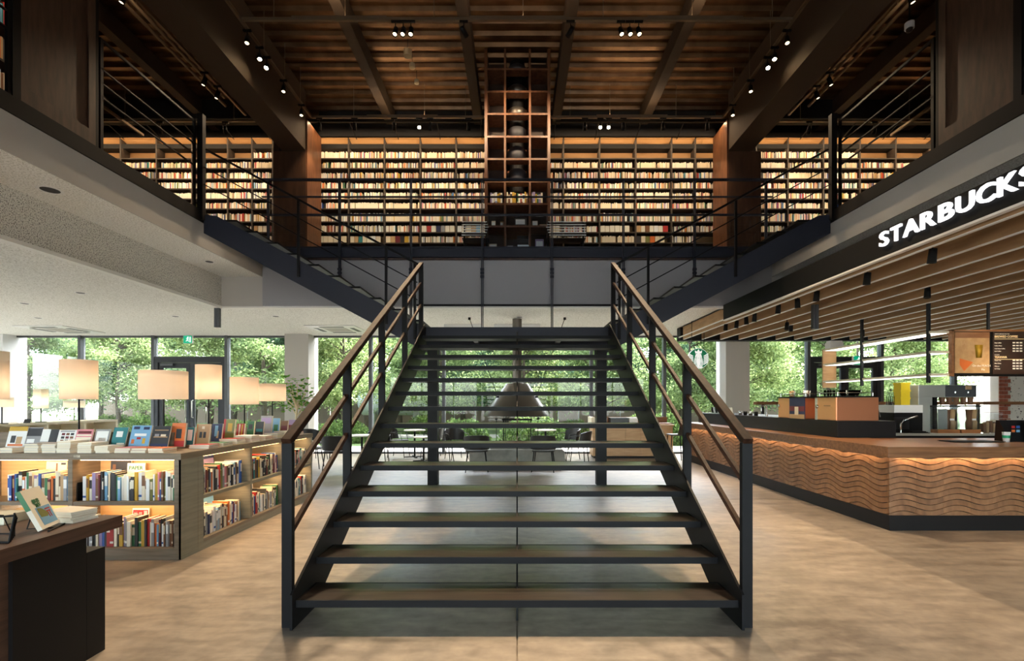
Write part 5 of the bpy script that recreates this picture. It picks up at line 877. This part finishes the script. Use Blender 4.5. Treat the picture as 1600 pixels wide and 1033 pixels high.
head((mx0 + .75, 6.3, 2.93), (mx0 + .6, SY0, 2.2), 'lens', 'small black added spotlight under the canopy turned to the menu boards', None, 30, 70, .9, zt=3.309)  # extra lamp head added to light the menu boards
t = thing('back_rail', 'long wooden ledge across the window behind the coffee machines', 'ledge', (11, 13.1, 1.2)); MB().box(6.4, 14.9, 12.9, 13.1, 1.38, 1.46).build('board', 'menu_wood', t)
for x in (6.6, 9.5, 12.4, 14.7): MB().box(x - .03, x + .03, 12.98, 13.04, 0, 1.38).build('leg', 'frame_dark', t)
# ------------------------------------------------------------------ slatted canopy and shop sign
CXE, CZ0, CZ1 = 4.0, 3.04, 3.33
cp = thing('canopy_ceiling', 'suspended wooden fin canopy over the cafe with a black fascia', 'canopy', (8, 7, 3.2))
MB().box(CXE, CXE + .05, YF + 8, YG - .02, CZ0, CZ1).build('fascia', 'matte_black', cp); MB().box(CXE - .006, CXE + .05, YF + 8, YG - .02, CZ0 - .022, CZ0 - .001).build('edge_trim', 'white_trim', cp)
MB().box(CXE + .04, 14.5, YF + 8, 11.98, CZ1 - .02, CZ1 - .005).build('backing_board', 'black_wall', cp)
for k in range(24):
    x = 4.10 + k * .457; MB().box(x, x + .035, 0.6, 11.95, 3.0, CZ1 - .021).build('fin', 'fin_wood', cp); MB().box(x - .002, x + .037, 0.6, 11.94, 2.99, 2.9995).build('fin_lit_edge', 'white_trim', cp)  # white strip paints the light caught on each fin's bottom edge
MB().box(CXE, CXE + .03, YG - .02, 11.98, CZ0 + .0, CZ0 + .02).build('edge_trim', 'white_trim', cp)
sg = thing('shop_sign', 'row of white glowing letters on the black canopy fascia', 'sign', (CXE, 4.5, 3.2))
LP = [('S', 5.31, 5.185), ('T', 5.15, 5.01), ('A', 4.985, 4.79), ('R', 4.77, 4.60), ('B', 4.565, 4.41), ('U', 4.385, 4.215), ('C', 4.19, 4.03), ('K', 4.005, 3.845), ('S', 3.83, 3.69)]
for ch, ya, yb in LP:
    me = text_mesh(ch, .2, .012, 'letter_glow', .003); xs_ = [v.co.x for v in me.vertices]; ys_ = [v.co.y for v in me.vertices]; x0, x1, y0, y1 = min(xs_), max(xs_), min(ys_), max(ys_)
    for v in me.vertices:      # local x -> along -Y, local y -> up, depth toward the void
        a = (v.co.x - x0) / (x1 - x0); b_ = (v.co.y - y0) / (y1 - y0); dz = v.co.z
        v.co = (-dz, -a * (ya - yb), b_ * .158)
    link('letter', me, sg, Vector((CXE - .018, ya, 3.145)) - sg.location); 
# round hanging sign
rs = thing('round_sign', 'round green and white emblem sign hanging from the canopy end by the far counter', 'sign', (PX(1089, 11.1), 11.1, 2.42)); X, Y, Z = PX(1090.5, 11.1), 11.1, PZ(560.5, 11.1); r = .235
rot = Matrix.Translation((X, Y, Z)) @ Matrix.Rotation(R(90), 4, 'X')
MB().lathe([(.001, -.03), (r, -.03), (r, .03), (.001, .03)], (0, 0, 0), 40).xform(rot).build('disc', 'logo_white', rs)
MB().lathe([(.001, .032), (.97 * r, .032)], (0, 0, 0), 40).xform(rot).build('green_ring', 'logo_green', rs)
def lg(pts, m_='logo_white', d=.034): MB().add([(X + a * r, Y - d, Z + b_ * r) for a, b_ in pts], [tuple(range(len(pts)))]).build('emblem_shape', m_, rs)
lg([(-.36, .05), (-.26, .42), (0, .52), (.26, .42), (.36, .05), (.52, -.5), (.36, -.93), (-.36, -.93), (-.52, -.5)], 'logo_white', .033)
for a in (-1, 1):
    for k in range(6): lg([(a * .52, -.62 + k * .16), (a * .95, -.34 + k * .15), (a * .93, -.25 + k * .15), (a * .50, -.54 + k * .16)])
    for k in range(3): lg([(a * (.14 + k * .13), .22 - k * .06), (a * (.18 + k * .13), .22 - k * .06), (a * (.26 + k * .13), -.25), (a * (.16 + k * .13), -.8), (a * (.11 + k * .12), -.8), (a * (.21 + k * .13), -.25)], 'logo_green', .035)
lg([(-.30, .50), (-.36, .80), (-.14, .66), (0, .92), (.14, .66), (.36, .80), (.30, .50)]); lg([(-.08, .02), (.08, .02), (.08, .06), (-.08, .06)], 'logo_green', .035); lg([(-.07, -.1), (.07, -.1), (.05, -.13), (-.05, -.13)], 'logo_green', .035)
for a in (-1, 1): MB().tube([(X + a * .14, Y, Z + .19), (X + a * .14, Y, 3.31)], .007, 6).build('hanger_rod', 'matte_black', rs)
# canopy spots
for i, (x, y, lens) in enumerate(((1134, 509, 0), (1151, 505, 0), (1166, 499, 1), (1179, 494, 0), (1216, 480, 0), (1246, 471, 1), (1276, 459, 0), (1236, 511, 0), (1355, 431, 0), (1457, 394, 0), (1324, 487, 2))):
    Y = F * (3.0 - EYE) / (CY - y + 3); X = PX(x, Y)
    if lens < 2: head((X, Y, 2.95), (X + (.3 if lens else -.1), Y + .3, 0), 'lens_bright' if lens else 'lens', ('bright' if lens else 'small black') + ' spotlight hanging between the canopy fins', ('bright' if lens else 'dark') + ' spotlights between the canopy fins', 60 if lens else 25, 75, .9, zt=3.309)
t = thing('curtain_post', 'short grey metal post pair hanging below the canopy fins', 'post', (PX(1273, 8.0), 8.0, 2.8)); X, Y = PX(1273, 8.0), 8.0; MB().box(X - .045, X - .005, Y - .03, Y + .03, 2.66, 3.06).box(X + .005, X + .05, Y - .03, Y + .03, 2.66, 3.06).build('guide_post', 'frame_grey', t)
for X, Y, pw in ((5.6, 6.6, 60), (5.3, 9.5, 70), (7.6, 7.0, 70), (7.5, 10.5, 70)): head((X, Y, 2.95), (X - .3, Y - .2, 0), 'lens', 'small black spotlight hanging between the canopy fins', 'dark spotlights between the canopy fins', pw, 100, .9, zt=3.309)  # extra lamp heads added to brighten the area under the canopy
# ================================================================== SEATING AND CABINETS AT THE BACK
ch0 = thing('lounge_chair', 'dark shell chair', 'chair'); C_ = 'chair_shell'
m = MB(); nu, nv = 11, 6; vs_ = []
for j in range(nv):
    for i in range(nu):
        a = -1 + 2 * i / (nu - 1); z = .47 + .30 * j / (nv - 1) - .05 * abs(a) ** 3 * j / (nv - 1); rr_ = 1 - .10 * j / (nv - 1) * 0
        vs_.append((.27 * math.sin(a * 1.35) * rr_, -.02 - .25 * math.cos(a * 1.35) - .05 * j / (nv - 1), z))
m.add(vs_ + [(x * .94, y + .022, z) for x, y, z in vs_], [(j * nu + i, j * nu + i + 1, (j + 1) * nu + i + 1, (j + 1) * nu + i) for j in range(nv - 1) for i in range(nu - 1)] + [(nv * nu + j * nu + i, nv * nu + (j + 1) * nu + i, nv * nu + (j + 1) * nu + i + 1, nv * nu + j * nu + i + 1) for j in range(nv - 1) for i in range(nu - 1)], 0, True)
top = (nv - 1) * nu; m.add([vs_[top + i] for i in range(nu)] + [(vs_[top + i][0] * .94, vs_[top + i][1] + .022, vs_[top + i][2]) for i in range(nu)], [(i, i + 1, nu + i + 1, nu + i) for i in range(nu - 1)])
m.build('backrest', C_, ch0)
m = MB(); pr = [(.24 * math.cos(a), .03 + .24 * math.sin(a)) for a in [2 * math.pi * k / 20 for k in range(20)]]; pr = [(max(-.235, min(.235, x * 1.15)), max(-.21, min(.26, y * 1.1))) for x, y in pr]
m.prism(pr, 'z', .42, .455).build('seat_pad', 'chair_pad', ch0, .01)
for x, y in ((-.2, -.17), (.2, -.17), (-.2, .22), (.2, .22)): MB().tube([(x * .9, y * .9, .425), (x * 1.15, y * 1.15, 0)], [.012, .009], 8).build('leg', 'matte_black', ch0)
for x in (-1, 1): MB().tube([(x * .22, .2, .42), (x * .27, .15, .64), (x * .268, -.1, .66)], .010, 6).build('arm', C_, ch0)
kids = children(ch0); first = True
for X, Y, rz, lab in ((-.85, 10.12, 6, 'dark shell chair with its back to the stairs, left of the fire pit'), (.55, 10.12, -8, 'dark shell chair with its back to the stairs, right of the fire pit'), (-1.75, 11.2, -70, 'dark shell chair turned sideways by the black landing post, bookshelf side'), (-1.55, 12.3, -150, 'dark shell chair by the window left of the fire pit'), (1.45, 11.4, 70, 'dark shell chair turned sideways near the landing post, cafe side'), (1.3, 12.3, 120, 'dark shell chair near the oak cabinets'),
    (-3.72, 9.95, 5, 'dark shell chair with its back to the stairs beside the round table'), (-3.30, 11.45, 185, 'dark shell chair facing the stairs across the round table'), (-4.55, 10.6, -80, 'dark shell chair next to the book island end'), (-3.15, 12.75, -95, 'dark shell chair by the window left of the small table'), (-2.25, 12.75, 90, 'dark shell chair by the window right of the small table'), (-5.1, 12.1, -120, 'dark shell chair before the grey column')):
    if first: ch0.location = (X, Y, 0); ch0.rotation_euler = (0, 0, R(rz)); ch0['label'] = lab; first = False
    else: copy_tree(ch0, (X, Y, 0), R(rz), lab, kids)
def rtable(X, Y, r, lab, z=.72):
    t = thing('round_table', lab, 'table', (X, Y, 0)); MB().cyl((X, Y), r, z - .025, z, 28).build('table_top', 'table_top', t); MB().cyl((X, Y), .025, .02, z - .025, 12).build('pedestal', 'matte_black', t)
    m = MB()
    for k in range(4): m.bar((X, Y, .012), (X + .26 * math.cos(k * math.pi / 2 + .4), Y + .26 * math.sin(k * math.pi / 2 + .4), .012), .04, .02)
    m.build('foot', 'matte_black', t)
rtable(-3.45, 10.75, .32, 'round pale cafe table between the dark chairs by the book island'); rtable(-2.7, 12.75, .28, 'small round pale table by the window'); rtable(-2.3, 11.9, .25, 'small round pale table beside the sideways chair', .6); rtable(.75, 12.75, .28, 'small round pale table near the oak cabinets')
cb = thing('condiment_cabinet', 'oak cabinet with a row of plain doors by the window', 'cabinet', (3.1, 12.6, 0)); MB().box(1.95, 4.0, 12.42, 12.98, .06, .83).build('body', 'oak', cb); MB().box(1.98, 3.98, 12.46, 12.94, 0, .06).build('plinth', 'table_black', cb); MB().box(1.9, 4.02, 12.36, 13.0, .83, .87).build('top', 'oak', cb)
for k in range(5): MB().box(1.96 + k * .408, 1.96 + k * .408 + .402, 12.40, 12.42, .08, .82).build('door', 'oak', cb)
MB().box(1.9, 4.02, 12.96, 13.0, .87, 1.05).box(3.15, 4.02, 12.5, 12.96, .87, .90).build('back_board', 'menu_wood', cb); MB().box(1.9, 1.98, 12.36, 13.0, .87, 1.06).build('end_block', 'pale_wood', cb)
for x0, x1, z1, mname, lab in ((2.05, 2.32, .16, 'steel', 'steel milk flask box on the oak cabinet'), (2.42, 2.86, .17, 'black_plastic', 'black waste flap box on the oak cabinet'), (2.90, 3.12, .17, 'white_plastic', 'white napkin box on the oak cabinet')):
    o = MB().box(x0, x1, 12.5, 12.8, .8705, .87 + z1 - .02).box(x0 - .006, x1 + .006, 12.494, 12.806, .87 + z1 - .02, .87 + z1).build('condiment_box', mname); tag(o, lab, 'box')
for X, Y, rz, lab in ((3.86, 11.75, -90, 'black bar stool beside the oak cabinet end'),):
    t = thing('bar_stool', lab, 'stool', (X, Y, 0)); MB().box(X - .19, X + .19, Y - .19, Y + .19, .64, .675).build('seat', 'chair_shell', t, .01); MB().hexa([(X - .02, Y - .2, .675), (X + .21, Y - .2, .675), (X + .21, Y - .18, .675), (X - .02, Y - .18, .675), (X + .06, Y - .26, 1.1), (X + .2, Y - .26, 1.1), (X + .2, Y - .24, 1.1), (X + .06, Y - .24, 1.1)]).build('backrest', 'chair_shell', t)
    for a, b_ in ((-1, -1), (1, -1), (-1, 1), (1, 1)): MB().tube([(X + a * .15, Y + b_ * .15, .64), (X + a * .2, Y + b_ * .2, 0)], .012, 6).build('leg', 'matte_black', t)
    MB().tube([(X - .18, Y - .18, .25), (X + .18, Y - .18, .25), (X + .18, Y + .18, .25), (X - .18, Y + .18, .25), (X - .18, Y - .18, .25)], .009, 6).build('foot_ring', 'matte_black', t)
# ================================================================== OUTSIDE
struct('ground_outside', MB().box(-60, 60, YW + .3, 80, -.25, -.08), 'lawn'); pv = struct('paving_outside', MB().box(-40, 40, YW + .3, YW + 2.6, -.08, -.03), 'paving'); struct('ground_front', MB().box(-60, 60, -60, YF - .2, -.25, -.08), 'paving'); struct('ground_side', MB().box(-60, XL - .2, -40, YW + .3, -.25, -.08), 'paving')
struct('path_outside', MB().box(-40, 40, 20.5, 22.5, -.08, -.06), 'paving')
def tree_mesh(seed, hgt, spread, nl, leaf, lm):
    q = random.Random(seed); tr = MB(); lv = MB(); h0 = hgt * .17; pts = [(0, 0, -.1)]; x = y = 0
    for k in range(1, 7): x += q.gauss(0, .06); y += q.gauss(0, .06); pts.append((x, y, hgt * .85 * k / 6))
    tr.tube(pts, [.17 * hgt / 8 * (1 - .14 * k) for k in range(7)], 8); tips = []
    for k in range(26):
        zz = h0 + (hgt * .85 - h0) * q.random(); i = min(5, int(zz / (hgt * .85) * 6)); b0 = Vector(pts[i]); b0.z = zz; a = q.uniform(0, 6.3); L = spread * q.uniform(.5, 1) * (1 - .45 * (zz - h0) / (hgt - h0)); e = b0 + Vector((math.cos(a) * L, math.sin(a) * L, L * q.uniform(.05, .5))); mid = (b0 + e) / 2 + Vector((0, 0, .12 * L))
        tr.tube([b0, mid, e], [.05, .03, .012], 5); tips += [(mid, L * .32), (e, L * .36), ((mid + e) / 2, L * .34)]
    tips.append((Vector((x, y, hgt * .9)), spread * .4))
    for k in range(nl):
        c, rr_ = q.choice(tips); p = c + Vector((q.gauss(0, rr_ * .62), q.gauss(0, rr_ * .62), q.gauss(0, rr_ * .36))); s_ = leaf * q.uniform(.7, 1.3)
        M = Matrix.Translation(p) @ Matrix.Rotation(q.uniform(0, 6.3), 4, 'Z') @ Matrix.Rotation(q.gauss(0, .6), 4, 'X') @ Matrix.Rotation(q.gauss(0, .5), 4, 'Y')
        lv.add([M @ Vector(v) for v in ((0, -s_, 0), (s_ * .45, 0, .02), (0, s_, 0), (-s_ * .45, 0, .02))], [(0, 1, 2, 3)])
    return tr.mesh('trunk', 'bark'), lv.mesh('crown', lm)
TM = [tree_mesh(1, 7.6, 2.7, 17000, .095, 'leaf_a'), tree_mesh(2, 8.6, 3.0, 18000, .10, 'leaf_b'), tree_mesh(3, 7.0, 2.6, 16000, .09, 'leaf_c')]
q = random.Random(21); kinds = ['bright mid-green', 'dark blue-green', 'pale yellow-green']; n = 0
rows = [(38, [-34, -29, -24, -19.5, -15, -10.5, -6, -1.5, 3, 7.5, 12, 16.5, 21, 26, 31]), (21.0, [-25, -21.3, -17.5, -13.6, -10.2, -6.8, -3.3, .4, 3.4, 6.8, 9.9, 13.2, 16.5]), (26, [-20, -15, -11.5, -8, -4.6, -1, 1.2, 4.8, 8.6, 12.5, 17, 21]), (31, [-27, -21, -16.5, -12, -8, -3.5, .5, 5, 9.5, 14, 19, 25])]
for ri, (Y, xs) in zip((3, 0, 1, 2), rows):
    for x in xs:
        k = 1 if ri == 3 else q.choice((0, 1, 2)) if ri else q.choice((0, 2)); t = thing('garden_tree', '%s leafy tree in the garden %s' % (kinds[k], ('nearest the window wall', 'behind the first trees', 'in the third row', 'in the farthest row')[ri]), 'tree', (x + q.uniform(-.6, .6), Y + q.uniform(-.8, .8), -.08), '%s trees %s' % (kinds[k], ('nearest the window wall', 'behind the first trees', 'in the third row', 'in the farthest row')[ri]))
        t.rotation_euler = (0, 0, q.uniform(0, 6.3)); sc_ = q.uniform(.85, 1.1) * (.82, 1, 1, 1.35)[ri]; t.scale = (sc_,) * 3
        link('trunk', TM[k][0], t); o = link('crown', TM[k][1], t); o['kind'] = 'stuff'
hq = random.Random(4)
def shrub_mesh(seed, rx, ry, rz, nl, leaf):
    q = random.Random(seed); lv = MB()
    for k in range(nl):
        a, b_ = q.uniform(0, 6.3), q.random(); rr_ = q.uniform(.6, 1) ; p = Vector((rx * rr_ * math.cos(a) * math.sqrt(1 - b_ * b_ * .9), ry * rr_ * math.sin(a) * math.sqrt(1 - b_ * b_ * .9), rz * rr_ * b_)); s_ = leaf * q.uniform(.7, 1.3)
        M = Matrix.Translation(p) @ Matrix.Rotation(q.uniform(0, 6.3), 4, 'Z') @ Matrix.Rotation(q.gauss(0, .8), 4, 'X'); lv.add([M @ Vector(v) for v in ((0, -s_, 0), (s_ * .5, 0, .01), (0, s_, 0), (-s_ * .5, 0, .01))], [(0, 1, 2, 3)])
    return lv.mesh('foliage', 'leaf_hedge')
SM = [shrub_mesh(5, 1.3, .7, 1.0, 4000, .06), shrub_mesh(6, 1.0, .8, .8, 3200, .06)]
stm_ = MB().tube([(0, 0, -.05), (.03, .02, .5)], [.04, .02], 6).mesh('stem', 'bark')
for k in range(17):
    t = thing('garden_shrub', ('wide' if k % 2 == 0 else 'small') + ' rounded green shrub at the edge of the garden path', 'shrub', (-19 + k * 2.4 + hq.uniform(-.5, .5), 17.8 + hq.uniform(-.4, .6) + (5.6 if k % 3 == 0 else 0), -.08), ('wide' if k % 2 == 0 else 'small') + ' shrubs along the garden path'); t.scale = (hq.uniform(.8, 1.2),) * 3
    o = link('foliage', SM[k % 2], t); o['kind'] = 'stuff'; link('stem', stm_, t)
fn = thing('garden_fence', 'weathered board fence behind the garden trees', 'fence', (0, 35, 0))
for k in range(40): MB().box(-30 + k * 1.5, -30 + k * 1.5 + 1.44, 35, 35.06, -.1, 1.5).build('fence_panel', 'fence_wood', fn)
for X, wd, hh, Y, lab in ((-6, 9, 6.5, 45, 'pale far house with a grey roof behind the garden, bookshelf side'), (7, 10, 5.5, 45, 'pale far house with a grey roof behind the garden, cafe side'), (-24, 10, 7, 46, 'pale far house behind the trees at the bookshelf end'), (24, 12, 7, 46, 'pale far house behind the trees at the cafe end')):
    t = thing('far_house', lab, 'building', (X, Y, 0)); MB().box(X - wd / 2, X + wd / 2, Y, Y + 8, -.1, hh).build('wall', 'far_wall', t); MB().prism([(Y - .6, hh), (Y + 8.6, hh), (Y + 4, hh + 2.2)], 'x', X - wd / 2 - .5, X + wd / 2 + .5).build('roof', 'far_roof', t)
    for i in range(4):
        for z in (1.0, 3.7): MB().box(X - wd / 2 + .8 + i * wd / 4.4, X - wd / 2 + 2.0 + i * wd / 4.4, Y - .06, Y, z, z + 1.3).build('window', 'far_window', t)
t = thing('storage_tank', 'pale horizontal storage tank in the garden seen beside the stair rail', 'tank', (-6.2, 25.5, 0)); MB().tube([(-8.3, 25.5, 1.5), (-8.1, 25.5, 1.5), (-4.6, 25.5, 1.5), (-4.4, 25.5, 1.5)], [.4, .75, .75, .4], 24).build('cylinder', 'tank', t)
for x in (-7.5, -5.2): MB().box(x - .15, x + .15, 24.9, 26.1, -.1, 1.1).build('saddle', 'far_wall', t)
